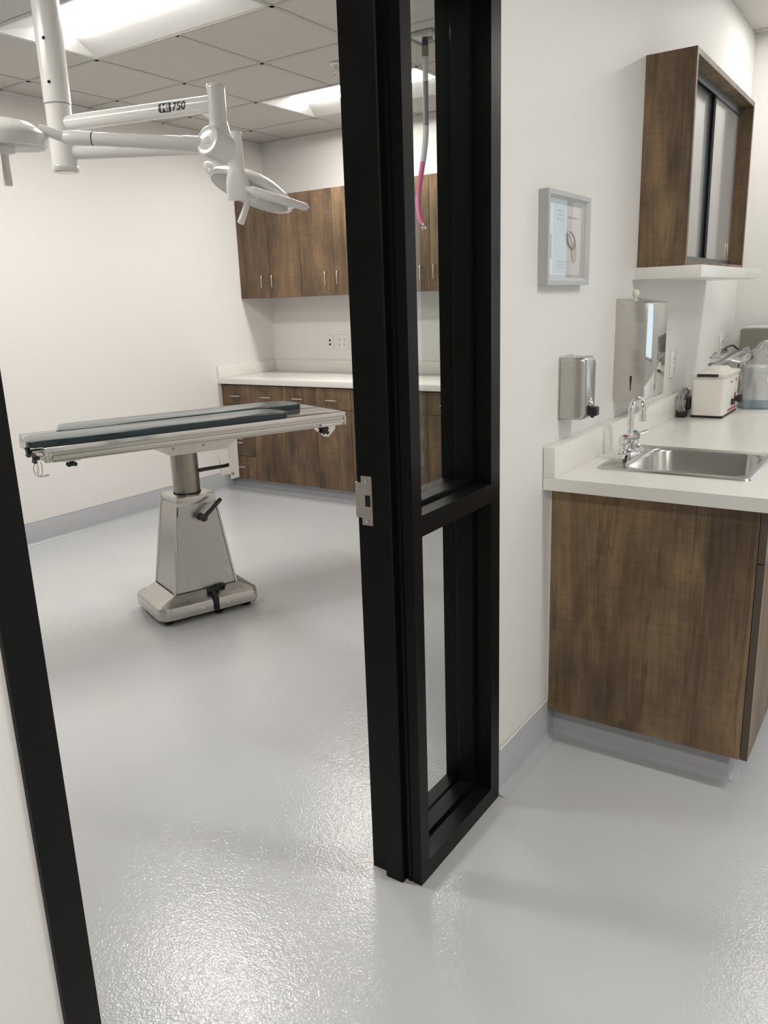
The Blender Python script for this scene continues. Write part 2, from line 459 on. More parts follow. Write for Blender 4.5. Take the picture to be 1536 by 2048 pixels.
# rails: outline in x,z
def rail(name, z0, z1, up, dn, y0, y1):
    p = [(0, z0), (0, z1), (-.047, z1)]
    p += [(-.049, z1 - .006), (-.053, z1 - .006), (-.053, z1 + .011), (-.097, z1 + .011), (-.097, z1 - .006)] if up else []
    p += [(-.149, z1 - .006), (-.149, z0)]
    p += [(-.097, z0), (-.097, z0 - RB), (-.053, z0 - RB), (-.053, z0)] if dn else []
    b = B(); prism(b, p, 'y', y0, y1); obj(name, b, 'black', dr, smooth=False)
rail('sill_rail', 0.0, .052, True, False, .039, .394)
rail('middle_rail', .918, .968, True, True, .039, .394)
rail('head', 2.134, FH, False, True, -.914, .394)
for k, (z0, z1) in enumerate(((.060, .912), (.976, 2.128))):
    b = B(); box(b, -.108, -.102, .0405, .3925, z0, z1); obj('glass_pane', b, 'glass', dr, smooth=False)
    b = B(); box(b, -.147, -.110, .0405, .3925, z0 - .012, z0 - .002)
    obj('glazing_bead', b, 'black', dr, smooth=False)
# strike plate on the rebate
b = B()
poly = [(-.109, .940), (-.109, 1.057), (-.137, 1.057), (-.137, 1.041), (-.1515, 1.041), (-.1515, .957), (-.137, .957), (-.137, .940)]
hole = [(-.113, .985), (-.113, 1.012), (-.126, 1.012), (-.126, .985)]
# ring of quads around the latch hole
ox0, ox1 = -.1515, -.109
for x0, x1, z0, z1 in ((-.137, -.0975, 1.012, 1.057), (-.137, -.0975, .940, .985), (-.137, -.127, .985, 1.012), (-.112, -.0975, .985, 1.012), (-.1515, -.137, .957, 1.041)):
    box(b, x0, x1, -.0022, .0, z0, z1)
box(b, -.1540, -.1515, -.0022, .012, .957, 1.041)
st_ = obj('strike_plate', b, 'strike', dr, 'brushed steel strike plate', smooth=False)
b = B(); box(b, -.127, -.112, -.0006, .0002, .985, 1.012); obj('latch_hole', b, 'hole', st_, 'dark latch hole', smooth=False)
for zz in (1.046, .951):
    b = B(); lathe(b, [(.0036, 0), (.0042, .0006), (.002, .0014), (0, .0014)], (-.123, -.0022, zz), (0, -1, 0), 14); obj('screw', b, 'nickel', st_)

# ------------------------------------------------------------------ operating room cabinets
def bow(bm, p0, p1, out, r=.0045, drop=.028):
    """wire pull between two points, standing off along out"""
    p0, p1, out = Vector(p0), Vector(p1), Vector(out); d = (p1 - p0).normalized()
    pts = [p0, p0 + out * (drop * .7), p0 + out * drop * .93 + d * .004, p0 + out * drop + d * .012, p1 + out * drop - d * .012, p1 + out * drop * .93 - d * .004, p1 + out * (drop * .7), p1]
    tube(bm, pts, r, 10)
UW = .3185
YU = 3.45
pairs = [(XL + .002, XL + 2 * UW), (XL + 2 * UW, XL + 4 * UW), (XL + 4 * UW, -1.474), (-1.474, -.80), (-.80, -.145)]
ulab = ['brown wall cabinet in the corner by the white left wall, two doors', 'brown wall cabinet with two doors, second from the left corner above the outlets',
        'brown wall cabinet with two doors seen through the glass sidelight', 'brown wall cabinet second from the right end of the back wall', 'brown wall cabinet at the right end of the back wall']
for i, ((x0, x1), lb) in enumerate(zip(pairs, ulab)):
    t_ = thing('wall_cabinet', lb, 'cabinet', ((x0 + x1) / 2, YB, 1.51), group='wall cabinets over the back counter')
    b = B(); box(b, x0 + .001, x1 - .001, YU + .021, YB - .002, 1.512, 2.255); obj('body', b, 'edge', t_, smooth=False)
    xm = (x0 + x1) / 2
    for k, (a, c_) in enumerate(((x0, xm), (xm, x1))):
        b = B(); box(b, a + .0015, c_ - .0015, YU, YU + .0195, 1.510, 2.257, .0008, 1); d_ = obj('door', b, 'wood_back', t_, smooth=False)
        hx = c_ - .066 if k == 0 else a + .04
        if k == 0 and i == 1: hx = c_ - .072
        b = B(); bow(b, (hx, YU, 1.585), (hx, YU, 1.681), (0, -1, 0)); obj('handle', b, 'nickel', d_, 'satin metal wire pull')
# base units
YD = 3.14
lows = [XL + .004 + UW * k for k in range(12)]
lows = [q for q in lows if q < -.4] + [-.145]
dirs = ['in the corner with low drawers', 'second from the left corner', 'third from the left corner', 'fourth from the left corner, beside the black mullion', 'fifth from the left corner, behind the black mullion', 'sixth from the left corner, behind the mullion', 'seventh from the left corner, seen through the glass', 'eighth from the left corner', 'ninth from the left corner', 'tenth from the left corner', 'eleventh from the left corner', 'at the far right end']
for i, (x0, x1) in enumerate(zip(lows, lows[1:])):
    t_ = thing('base_cabinet', 'brown base cabinet under the back counter, ' + dirs[i], 'cabinet', ((x0 + x1) / 2, YB, 0), group='base cabinets under the back counter')
    b = B(); box(b, x0 + .001, x1 - .001, YD + .021, YB - .01, .10, .862); box(b, x0 + .001, x1 - .001, 3.216, YB - .01, 0, .10); obj('body', b, 'edge', t_, smooth=False)
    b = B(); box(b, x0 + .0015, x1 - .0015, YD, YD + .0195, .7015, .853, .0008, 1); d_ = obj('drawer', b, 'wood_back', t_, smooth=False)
    xm = (x0 + x1) / 2
    b = B(); bow(b, (xm - .05, YD, .769), (xm + .05, YD, .769), (0, -1, 0)); obj('handle', b, 'nickel', d_, 'satin metal wire pull')
    if i == 0:
        for z0, z1, hz in ((.10, .285, .202), (.288, .492, .40), (.495, .6985, .60)):
            b = B(); box(b, x0 + .0015, x1 - .0015, YD, YD + .0195, z0, z1, .0008, 1); d_ = obj('drawer', b, 'wood_back', t_, smooth=False)
            b = B(); bow(b, (xm - .05 + .0, YD, hz), (xm + .05, YD, hz), (0, -1, 0)); obj('handle', b, 'nickel', d_, 'satin metal wire pull')
    else:
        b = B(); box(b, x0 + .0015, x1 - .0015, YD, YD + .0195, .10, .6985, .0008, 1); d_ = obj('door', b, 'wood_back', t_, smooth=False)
        hx = x0 + .045 if i in (2, 3, 5, 7, 9) else x1 - .045
        b = B(); bow(b, (hx, YD, .570), (hx, YD, .662), (0, -1, 0)); obj('handle', b, 'nickel', d_, 'satin metal wire pull')
t_ = thing('countertop', 'long white countertop on the brown base cabinets along the back wall', 'countertop', (-1.95, 3.45, .864))
b = B(); box(b, XL + .001, WI - .002, 3.105, YB - .001, .864, .908, .003); obj('slab', b, 'counter', t_)
b = B(); box(b, XL + .001, WI - .002, YB - .022, YB - .001, .908, 1.0, .002); box(b, XL + .001, XL + .022, 3.105, YB - .0225, .908, 1.0, .002); obj('backsplash', b, 'counter', t_)
# outlets on back wall
t_ = thing('data_outlet', 'white wall plate with two black jacks above the back counter', 'wall outlet', (-3.14, YB, 1.145))
b = B(); box(b, -3.174, -3.106, YB - .007, YB, 1.088, 1.203, .003); obj('plate', b, 'white', t_)
for zz in (1.128, 1.160):
    b = B(); box(b, -3.150, -3.133, YB - .0085, YB - .006, zz - .009, zz + .009, .0015); obj('jack', b, 'hole', t_, 'black jack')
t_ = thing('power_outlet', 'white double power outlet plate beside the plate with black jacks', 'wall outlet', (-3.018, YB, 1.145))
b = B(); box(b, -3.079, -2.957, YB - .007, YB, 1.087, 1.205, .003); obj('plate', b, 'white', t_)
for xx in (-3.045, -2.993):
    for zz in (1.124, 1.166):
        b = B(); lathe(b, [(.0165, 0), (.0165, .002), (.015, .003), (0, .003)], (xx, YB - .0065, zz), (0, -1, 0), 20); r_ = obj('socket', b, 'white', t_)
        b = B(); box(b, xx - .0075, xx - .005, YB - .0102, YB - .009, zz - .002, zz + .008); box(b, xx + .005, xx + .0075, YB - .0102, YB - .009, zz - .002, zz + .008); lathe(b, [(.003, 0), (.003, .001)], (xx, YB - .009, zz - .009), (0, -1, 0), 10)
        obj('slots', b, 'hole', r_, 'dark plug slots')

# ------------------------------------------------------------------ operating table (local frame: s along the top, t across)
TY = math.atan2(.93, .367)
t_ = thing('operating_table', 'stainless steel surgery table on a tapered pedestal, holding two dark pads', 'operating table', (-2.004, 1.124, 0), TY)
def tl(name, b, m, parent=t_, label=None, **k): return obj(name, b, m, parent, label, local=True, **k)
# floor base cover
b = B()
c0, c1 = .0, -.020
loft(b, [rrect(c0, c1, .255, .190, .055, .030), rrect(c0, c1, .257, .192, .057, .036), rrect(c0, c1, .257, .192, .057, .074), rrect(c0, c1, .252, .187, .054, .088), rrect(c0, c1, .240, .175, .047, .096),
         rrect(c0, c1, .215, .155, .030, .106), rrect(c0, c1, .166, .138, .008, .128), rrect(c0, c1, .160, .133, .004, .130)])
base = tl('base_cover', b, 'steel', angle=30)
for q, tt in ((-.045, -.2115), (.083, -.2115)):
    b = B(); lathe(b, [(.0065, 0), (.0065, .001), (.0035, .003), (0, .003)], (q, tt, .055), (0, -1, 0), 16); tl('screw', b, 'nickel', base)
for (q, tt) in ((-.20, -.155), (.20, -.155), (.045, -.17), (-.20, .12), (.20, .12)):
    b = B(); lathe(b, [(.020, 0), (.020, .008), (.010, .010), (.010, .034)], (q, tt, 0), (0, 0, 1), 18); tl('levelling_foot', b, 'rubber')
b = B(); box(b, -.235, .235, -.195, .155, .022, .031, .004); tl('base_plate', b, 'rubber')
# pedal slot and pedal
b = B(); box(b, .005, .036, -.2135, -.10, .032, .090, .002); prism(b, [(-.2135, .088), (-.165, .122), (-.150, .126), (-.150, .09)], 'x', .005, .036)
pd = tl('pedal_slot', b, 'hole', label='dark slot in the base')
b = B(); box(b, -.004, .060, -.190, -.150, .118, .131, .004); box(b, .040, .094, -.176, -.156, .126, .138, .003); tube(b, [(.02, -.165, .125), (.022, -.20, .108), (.022, -.212, .06)], .011, 12); tl('foot_pedal', b, 'rubber', label='black foot pedal')
# pedestal
b = B()
def quadloop(hs, t0, t1, z): return [(-hs, t0, z), (hs, t0, z), (hs, t1, z), (-hs, t1, z)]
loft(b, [quadloop(.158, -.150, .110, .1295), quadloop(.097, -.128, .088, .552)])
ped = tl('pedestal', b, 'steel_side', angle=20)
b = B(); box(b, -.0985, .0985, -.1295, .0895, .548, .588, .003)
tl('pedestal_cap', b, 'steel', ped)
for sg in (-1, 1):
    for (ta, tb_) in ((-.150, -.1285), (.110, .0885)):
        b = B(); tube(b, [(sg * .158, ta, .1295), (sg * .0975, tb_, .55)], .0055, 8); tl('corner_trim', b, 'steel_bright', ped)
for pp, rr in (([(-.158, -.1508, .131), (.158, -.1508, .131)], .0020), ([(-.1585, -.150, .131), (-.1585, .110, .131)], .0020), ([(.1525, -.1495, .135), (.0925, -.1285, .545)], .0016), ([(-.1525, -.1495, .135), (-.0925, -.1285, .545)], .0016)):
    b = B(); tube(b, pp, rr, 6); tl('panel_joint', b, 'hole', ped, 'dark joint line')
for q, tt in ((-.075, -.10), (.075, -.10)):
    b = B(); lathe(b, [(.006, 0), (.005, .002), (0, .002)], (q, tt, .588), (0, 0, 1), 12); tl('cap_screw', b, 'steel_dark', ped)
# crank
b = B()
lathe(b, [(.018, 0), (.018, .018), (.012, .020), (.012, .045), (.016, .047), (.018, .060), (.012, .064), (0, .064)], (.007, -.131, .487), (0, -1, .05), 20)
tube(b, [(.007, -.186, .490), (.050, -.188, .526), (.094, -.190, .565)], [.011, .0095, .0105], 12); lathe(b, [(.0105, 0), (.008, .006), (0, .008)], (.094, -.190, .565), (.74, 0, .67), 12)
tl('crank_lever', b, 'blackplastic', label='black crank lever')
# column
b = B(); cyl(b, (0, -.02, .57), (0, -.02, .83), .0635, seg=40); tl('column', b, 'steel_dark', label='darker stained steel column')
b = B(); lathe(b, [(.0665, 0), (.0665, .006), (.064, .007)], (0, -.02, .586), (0, 0, 1), 40); tl('column_seal', b, 'hole')
# head beam under the top
b = B(); prism(b, [(-.20, .866), (-.145, .842), (-.10, .792), (.18, .792), (.235, .835), (.26, .866)], 'y', -.13, .09); beam = tl('mounting_beam', b, 'steel', smooth=False)
for q in (-.085, .06):
    b = B(); lathe(b, [(.006, 0), (.006, .003), (0, .003)], (q, -.13, .825), (0, -1, 0), 14); tl('bolt', b, 'steel_dark', beam)
# tilt bracket with lever
b = B()
prism(b, [(.186, .800), (.222, .866), (.243, .866), (.240, .640), (.197, .634)], 'y', -.105, -.099)
prism(b, [(.186, .800), (.222, .866), (.243, .866), (.240, .640), (.197, .634)], 'y', .010, .016)
prism(b, [(.1855, .802), (.192, .800), (.203, .655), (.197, .655)], 'y', -.102, .013)
tb = tl('tilt_bracket', b, 'steel_bright', smooth=False)
b = B(); lathe(b, [(.008, 0), (.008, .004), (0, .004)], (.208, -.105, .66), (0, -1, 0), 14); cyl(b, (.215, -.095, .672), (.215, .012, .672), .012); tl('pivot_bolt', b, 'steel_dark', tb)
b = B(); tube(b, [(.205, -.045, .692), (.10, -.05, .692), (.022, -.055, .690)], [.009, .0095, .0105], 12); lathe(b, [(.0105, 0), (.008, .006), (0, .008)], (.022, -.055, .690), (-1, 0, 0), 12); tl('tilt_lever', b, 'blackplastic', tb, 'black tilt lever')
b = B(); lathe(b, [(.005, 0), (.005, .04), (.011, .042), (.011, .062), (0, .064)], (.235, -.04, .822), (1, -.15, 0), 14); tl('wing_nut', b, 'steel_dark', tb)
# top halves
T0, T1, TM = -.292, .212, -.040
S0, S1 = -.672, .752
ZT = .925
for (a, c_, nm) in ((T0, TM - .002, 0), (TM + .002, T1, 1)):
    b = B(); box(b, S0, S1, a, c_, ZT - .022, ZT, .003); box(b, S0 + .02, S1 - .02, a + .02, c_ - .02, ZT - .052, ZT - .022)
    tl('top_plate', b, 'steel_bright')
for sg, e in ((-1, T0), (1, T1)):
    b = B()
    q = lambda d: e + sg * d
    poly = [(q(0), .904), (q(.002), .904), (q(.002), .899), (q(-.004), .897), (q(-.004), .890), (q(.006), .888), (q(.008), .880), (q(.006), .876), (q(-.002), .874), (q(-.002), .868), (q(.006), .866), (q(.006), .862), (q(-.035), .862), (q(-.035), .904)]
    prism(b, poly, 'x', S0 + .028, S1 - .004); tl('side_rail', b, 'steel')
for e0, e1 in ((S0 - .002, S0 + .028), (S1 - .012, S1 + .002)):
    b = B(); box(b, e0, e1, T0 - .004, T1 + .004, .862, .9035, .004); tl('end_rail', b, 'steel')
def tknob(p, d, parent, up=(0, 0, 1)):
    p, d, up = Vector(p), Vector(d).normalized(), Vector(up); sd = d.cross(up).normalized()
    b = B(); lathe(b, [(.009, 0), (.009, .014), (.013, .015), (.013, .026), (0, .027)], p, d, 16)
    for k in range(4):
        a = math.pi / 4 + k * math.pi / 2; rr = up * math.cos(a) + sd * math.sin(a)
        cyl(b, p + d * .0195, p + d * .0195 + rr * .021, .0075, .0085, 10)
    tl('knob', b, 'blackplastic', parent, 'black four-lobed knob')
tknob((-.573, T0 + .006, .864), (0, 0, -1), t_, (1, 0, 0))
b = B(); box(b, -.605, -.535, T0 - .006, T0 + .02, .858, .8645, .002); tl('rail_clamp', b, 'steel')
b = B(); cyl(b, (S0 - .035, -.225, .905), (S0 + .003, -.225, .905), .010); tl('knob_stem', b, 'nickel')
b = B(); cyl(b, (S0 - .022, -.282, .885), (S0 + .003, -.282, .885), .008); tl('knob_stem', b, 'nickel')
tknob((S0 - .030, -.225, .905), (-1, 0, 0), t_)
tknob((S0 - .020, -.282, .886), (-1, 0, 0), t_)
# end hook (bent strap) at the left end
b = B()
prof = [(-.700, .868), (-.700, .835), (-.704, .818), (-.700, .808), (-.690, .806), (-.662, .810)]
sec = [[(q, tt, z) for (q, z) in prof] for tt in (-.285, -.245)]
r0 = [[b.verts.new((q, tt, z)) for (q, z) in prof] for tt in (-.288, -.245)]
for k in range(len(prof) - 1): b.faces.new((r0[0][k], r0[0][k + 1], r0[1][k + 1], r0[1][k]))
bmesh.ops.solidify(b, geom=b.faces[:], thickness=.0025)
tl('leash_hook', b, 'steel_bright')
b = B(); pp = [(-.705, -.262, .868), (-.716, -.262, .840), (-.708, -.262, .812), (-.690, -.262, .812), (-.683, -.262, .84), (-.686, -.262, .865)]; tube(b, spline(pp, 4), .0014, 6); tl('hook_wire', b, 'steel_dark')
# triangular lug at the right end
b = B(); prism(b, [(.570, .866), (.700, .866), (.700, .842), (.660, .806), (.632, .812), (.595, .842)], 'y', -.272, -.266); lug = tl('lug_plate', b, 'steel_bright', smooth=False)
tknob((.632, -.270, .842), (0, -1, 0), lug)
b = B(); box(b, .605, .725, T0 - .010, T0 + .012, .866, .878, .002); tl('rail_clamp', b, 'steel_bright')
# pads
def pad(label, s0, s1, t0, t1, cut, rads, z0=ZT + .0005, h=.026):
    """outline with four corner radii (s1t0, s1t1, s0t1, s0t0); cut slants the left end"""
    ctr = [(s1, t0), (s1, t1), (s0 + cut[1], t1), (s0 + cut[0], t0)]
    out = []
    for i in range(4):
        p = Vector(ctr[i]); a = Vector(ctr[i - 1]); c_ = Vector(ctr[(i + 1) % 4]); r = rads[i]
        pa = p + (a - p).normalized() * r; pc = p + (c_ - p).normalized() * r
        for k in range(9):
            q = k / 8; out.append(((1 - q) ** 2) * pa + 2 * q * (1 - q) * p + q * q * pc)
    cx = sum((q for q in out), Vector((0, 0))) / len(out)
    def lp(ins, z): return [(*(q + (cx - q).normalized() * ins), z) for q in out]
    b = B(); loft(b, [lp(.004, z0), lp(.0, z0 + .003), lp(.0, z0 + h - .004), lp(.003, z0 + h - .001), lp(.009, z0 + h)])
    m = Matrix.Translation((-2.004, 1.124, 0)) @ Matrix.Rotation(TY, 4, 'Z')
    bmesh.ops.transform(b, matrix=m, verts=b.verts[:])
    o = obj('table_pad', b, 'vinyl', loc=tuple(m @ Vector((0, (t0 + t1) / 2, z0))), cat='pad', label=label, group='pads on the operating table', angle=50)
    return o
pad('dark teal pad on the near half of the surgery table, overhanging its left end', -.733, .455, -.276, -.052, (.0, .03), (.055, .10, .05, .05))
pad('dark teal pad on the far half of the surgery table', -.56, .665, -.020, .205, (.0, .06), (.05, .11, .03, .02))

# ------------------------------------------------------------------ two-headed surgical lamp
t_ = thing('surgical_lamp', 'white ceiling-hung surgical lamp with two heads on jointed arms', 'surgical lamp', (-1.912, .609, ZC))
PX, PY = -1.912, .609
b = B(); cyl(b, (PX, PY, 1.972), (PX, PY, ZC), .047, seg=44); lathe(b, [(.12, 0), (.12, -.012), (.09, -.03), (.05, -.04)], (PX, PY, ZC), (0, 0, 1), 44)
pole = obj('pole', b, 'enamel', t_)
b = B(); cyl(b, (PX, PY, 2.200), (PX, PY, ZC - .04), .0495, seg=44); obj('upper_sleeve', b, 'enamel', pole)
b = B(); lathe(b, [(.0475, 0), (.049, .004), (.049, .016), (.0475, .020)], (PX, PY, 1.968), (0, 0, 1), 44); lathe(b, [(.040, 0), (.040, -.004), (0, -.006)], (PX, PY, 1.968), (0, 0, 1), 44); obj('end_cap', b, 'enamel', pole)
tocam = Vector((CAM_LOC.x - PX, CAM_LOC.y - PY, 0)).normalized()
for zz in (2.415, 2.27):
    pp = Vector((PX, PY, zz)) + (tocam * .92 - Vector((cr.x, cr.y, 0)).normalized() * .38).normalized() * .0495
    b = B(); lathe(b, [(.006, -.002), (.006, .001), (0, .0012)], pp, (pp - Vector((PX, PY, zz))), 12); obj('set_screw', b, 'hole', pole, 'dark set screw')
b = B(); lathe(b, [(.0498, 0), (.0502, .001), (.0498, .002)], (PX, PY, 2.201), (0, 0, 1), 44); obj('joint_line', b, 'hole', pole, 'dark joint line')
# arm A: pole -> joint A
A0, A1 = Vector((PX, PY, 2.135)), Vector((-1.246, .769, 2.135))
dA = (A1 - A0).normalized()
b = B(); cyl(b, A0 + dA * .02, A1, .0275, seg=36); armA = obj('arm', b, 'enamel', t_)
# decal on arm A, wrapped around the tube
nc = Vector((CAM_LOC.x - A1.x, CAM_LOC.y - A1.y, CAM_LOC.z - A1.z)); nc = (nc - dA * nc.dot(dA)).normalized(); na = dA.cross(nc); na = na if na.z > 0 else -na
def wrap(bm, m, x0, h, phi0, lift, name, parent, label=None):
    ys_ = [v.co.y for v in bm.verts]
    lo, hi = min(ys_), max(ys_); k = lo + .0012
    while k < hi:
        bmesh.ops.bisect_plane(bm, geom=bm.verts[:] + bm.edges[:] + bm.faces[:], plane_co=(0, k, 0), plane_no=(0, 1, 0)); k += .0012
    R_ = .0275 + lift
    for v in bm.verts:
        x, y = v.co.x, v.co.y; ph = phi0 + y / .0275
        v.co = A0 + dA * (x0 + x) + nc * (R_ * math.cos(ph)) + na * (R_ * math.sin(ph))
    return obj(name, bm, m, parent, label, smooth=False)
def textbm(s, size, shear=0.0):
    cu = bpy.data.curves.new('t', 'FONT'); cu.body = s; cu.size = size; cu.shear = shear; cu.resolution_u = 4; cu.offset = size * .018
    o = bpy.data.objects.new('t', cu); COL.objects.link(o); bpy.context.view_layer.update()
    me = bpy.data.meshes.new_from_object(o.evaluated_get(bpy.context.evaluated_depsgraph_get()))
    bm = bmesh.new(); bm.from_mesh(me); bpy.data.objects.remove(o); bpy.data.curves.remove(cu); bpy.data.meshes.remove(me); return bm
bb = B(); vsx = [bb.verts.new(p) for p in rrect(.026, 0, .026, .0155, .006, 0)]; bb.faces.new(vsx)
wrap(bb, 'ink', .462, .03, .30, .0008, 'logo_patch', armA, 'dark rounded logo patch')
tx = textbm('MI', .034); bmesh.ops.translate(tx, vec=(.0095, -.0120, 0), verts=tx.verts[:]); wrap(tx, 'white', .462, .02, .30, .0015, 'logo_letters', armA, 'white letters MI')
tx = textbm('750', .037, .18); bmesh.ops.translate(tx, vec=(.0545, -.0130, 0), verts=tx.verts[:]); wrap(tx, 'ink', .462, .02, .30, .0012, 'model_number', armA, 'dark number 750')
# joint A and knuckle
b = B(); lathe(b, [(.0, 0), (.030, 0), (.0325, .004), (.0325, .014), (.031, .016), (.031, .13)], (A1.x, A1.y, 2.193), (0, 0, -1), 36)
cyl(b, (A1.x, A1.y, 2.075), (A1.x, A1.y, 2.035), .031, .040, 36); obj('joint', b, 'enamel', t_)
b = B(); prism(b, [(0, 0), (.045, 0), (.045, -.03)], 'y', -.006, .006)
mm = Matrix.Translation(A1 - dA * .068 + Vector((0, 0, -.026))) @ Matrix((dA, (-dA.y, dA.x, 0), (0, 0, 1))).transposed().to_4x4(); bmesh.ops.transform(b, matrix=mm, verts=b.verts[:]); obj('gusset', b, 'enamel', t_, smooth=False)
PV = Vector((-1.256, .758, 1.999))
ax = (-cr * .50 - cf * .85 - cdn * .02).normalized()
b = B(); lathe(b, [(0, -.062), (.036, -.060), (.050, -.048), (.054, -.025), (.054, .030), (.051, .042), (.046, .0455), (.036, .0465), (.034, .0458), (0, .0458)], PV, ax, 44)
cyl(b, (A1.x, A1.y, 2.05), (PV.x, PV.y, 1.99), .038, .052, 36); obj('knuckle', b, 'enamel', t_, angle=24)
K = Vector((-1.625, .525, 2.036))
dS = (K - PV).normalized()
b = B(); cyl(b, PV + dS * .04, PV + dS * .115, .0270, .0265, 30); obj('arm_collar', b, 'enamel', t_)
b = B(); cyl(b, PV + dS * .115, K, .0245, .0225, 30); sp = obj('spring_arm', b, 'enamel', t_)
b = B(); cyl(b, K - dS * .003, K, .0231, .0231, 30); obj('joint_line', b, 'hole', sp, 'dark joint line')
NB = Vector((-1.728, .432, 2.062))
b = B(); tube(b, [K, K + dS * .05, K + dS * .085, K + dS * .105], [.0235, .0250, .0255, .0200], 26); tube(b, [K + dS * .095, NB + (NB - K).normalized() * .04], [.0195, .016], 22); obj('head_neck', b, 'enamel', t_)
# arm B -> tube B
T2 = Vector((-1.373, .979, 0))
B0 = Vector((PX, PY, 2.036)); B1 = Vector((T2.x, T2.y, 2.036)); dB = (B1 - B0).normalized()
b = B(); cyl(b, B0 + dB * .02, B1, .0265, .0245, 34); obj('arm', b, 'enamel', t_)
b = B(); lathe(b, [(0, 0), (.0265, 0), (.0285, .004), (.0285, .012), (.0275, .014), (.0295, .132)], (T2.x, T2.y, 2.088), (0, 0, -1), 36); obj('joint', b, 'enamel', t_)
def head(name, C0, a, bdir, n, R, parent, rim=.010, hlen=.085):
    """round lamp head: n points up out of the dome, a and bdir span the disc"""
    h = obj(name, lathe(B(), [(0, .058), (R * .30, .055), (R * .62, .044), (R * .86, .024), (R * .97, .010), (R, .0), (R * .985, -rim), (R * .93, -rim - .004), (R * .90, -rim), (0, -rim)], C0, n, 56), 'enamel', parent, angle=28)
    obj('lens', lathe(B(), [(0, -rim - .0035), (R * .86, -rim - .0035), (R * .90, -rim - .0005), (0, -rim - .0002)], C0, n, 48), 'enamel_grey', h, 'grey lens cover')
    C0 = C0 - n * (rim - .010)
    bb = lathe(B(), [(0, -.012), (.042, -.012), (.034, -.034), (.020, -.038), (0, -.038)], C0, n, 28); obj('handle_mount', bb, 'enamel', h)
    bb = lathe(B(), [(.0135, -.034), (.0125, -.060), (.0150, -.034 - hlen + .004), (.0135, -.034 - hlen), (0, -.036 - hlen)], C0, n, 24); obj('handle', bb, 'enamel', h, 'short straight grip')
    return h
d_ = Vector((-.668, .732, .129)); a_ = Vector((.678, .615, -.403)).normalized()
n0 = a_.cross(d_).normalized(); n0 = n0 if n0.z > 0 else -n0
n_ = (n0 * math.cos(.27) + d_ * math.sin(.27)).normalized(); b_ = n_.cross(a_)
H2 = Vector((-1.457, 1.146, 1.901))
h2 = head('light_head', H2, a_, b_, n_, .180, t_, hlen=.105)
# housing that carries head 2
b = B()
def ov(z, rx, ry):
    out = []
    for k in range(32):
        q = 2 * math.pi * k / 32; c_, s_ = math.cos(q), math.sin(q)
        v_ = Vector((cr.x, cr.y, 0)).normalized() * (rx * (abs(c_) ** .75) * (1 if c_ > 0 else -1)) + Vector((cf.x, cf.y, 0)).normalized() * (ry * (abs(s_) ** .75) * (1 if s_ > 0 else -1))
        out.append(Vector((T2.x, T2.y, z)) + v_)
    return out
loft(b, [ov(1.958, .0295, .0295), ov(1.945, .033, .030), ov(1.925, .041, .030), ov(1.90, .044, .030), ov(1.858, .0445, .030), ov(1.846, .043, .028)])
obj('head_carrier', b, 'enamel', t_, angle=50)
b = B()
Y0 = Vector((-1.352, .985, 1.888))
Y1 = Vector((-1.121, 1.079, 1.803))
yd = Y1 - Y0
tube(b, spline([Y0 - yd * .0, Y0 + yd * .16, Y0 + yd * .5, Y0 + yd * .82, Y1 - yd * .02, Y1], 6), [.017] * 6 + [.021] * 6 + [.0205] * 6 + [.018] * 6 + [.0155] * 6 + [.010], 20, flat=.8)
tube(b, spline([Y0 + yd * .80, Y0 + yd * .86 + d_ * .09, H2 + a_ * .165 - d_ * .02], 6), .011, 16)
obj('yoke', b, 'enamel', t_)
b = B(); tube(b, spline([H2 - a_ * .13 - b_ * .05 + n_ * .005, H2 - a_ * .185 - b_ * .04 + n_ * .018, H2 - a_ * .200 + b_ * .02 + n_ * .024, H2 - a_ * .185 + b_ * .07 + n_ * .022, H2 - a_ * .13 + b_ * .09 + n_ * .01], 6), .012, 16); obj('side_handle', b, 'enamel', h2)
# head 1 at the left
H1 = Vector((-1.846, .320, 2.048)); n1_ = Vector((.03, .08, 1.0)).normalized(); a1_ = Vector((1, 0, 0)); 
h1 = head('light_head', H1, a1_, a1_, (n1_ + Vector((.03, -.10, 0))).normalized(), .150, t_, hlen=.105, rim=.034)

# ------------------------------------------------------------------ hanging hose and sprinkler
HY = 2.36
t_ = thing('hanging_hose', 'slim hose with a pink end hanging from the ceiling, seen through the glass sidelight', 'hose', (-1.337, HY, ZC))
b = B(); loft(b, [[(-1.337 + sx * g, HY + sy * g, z) for sx, sy in ((-1, -1), (1, -1), (1, 1), (-1, 1))] for g, z in ((.082, ZC), (.082, ZC - .014), (.066, ZC - .018), (.060, ZC - .005))], True, True); cp = obj('ceiling_plate', b, 'grid', t_)
b = B(); box(b, -1.337 - .055, -1.337 + .055, HY - .055, HY + .055, ZC - .0075, ZC - .005); obj('plate_insert', b, 'white', cp)
b = B(); cyl(b, (-1.30, HY + .01, ZC - .012), (-1.335, HY, ZC - .018), .008); obj('valve_stub', b, 'tubegrey', cp)
def seg(name, m, pts, r, label):
    b = B(); tube(b, spline(pts, 6), r, 16); return obj(name, b, m, t_, label)
seg('connector', 'navy', [(-1.337, HY, ZC - .008), (-1.338, HY, 2.665)], .0155, 'dark blue connector')
seg('sleeve', 'tan', [(-1.338, HY, 2.668), (-1.338, HY, 2.622)], .0175, 'tan sleeve')
seg('white_tube', 'tubewhite', [(-1.338, HY, 2.625), (-1.340, HY, 2.510)], .0150, 'white tube')
seg('grey_tube', 'tubegrey', [(-1.340, HY, 2.512), (-1.341, HY, 2.40), (-1.342, HY, 2.303)], .0142, 'grey tube')
seg('clear_tube', 'tubeclear', [(-1.342, HY, 2.306), (-1.346, HY, 2.24), (-1.362, HY, 2.140)], .0148, 'pale clear tube')
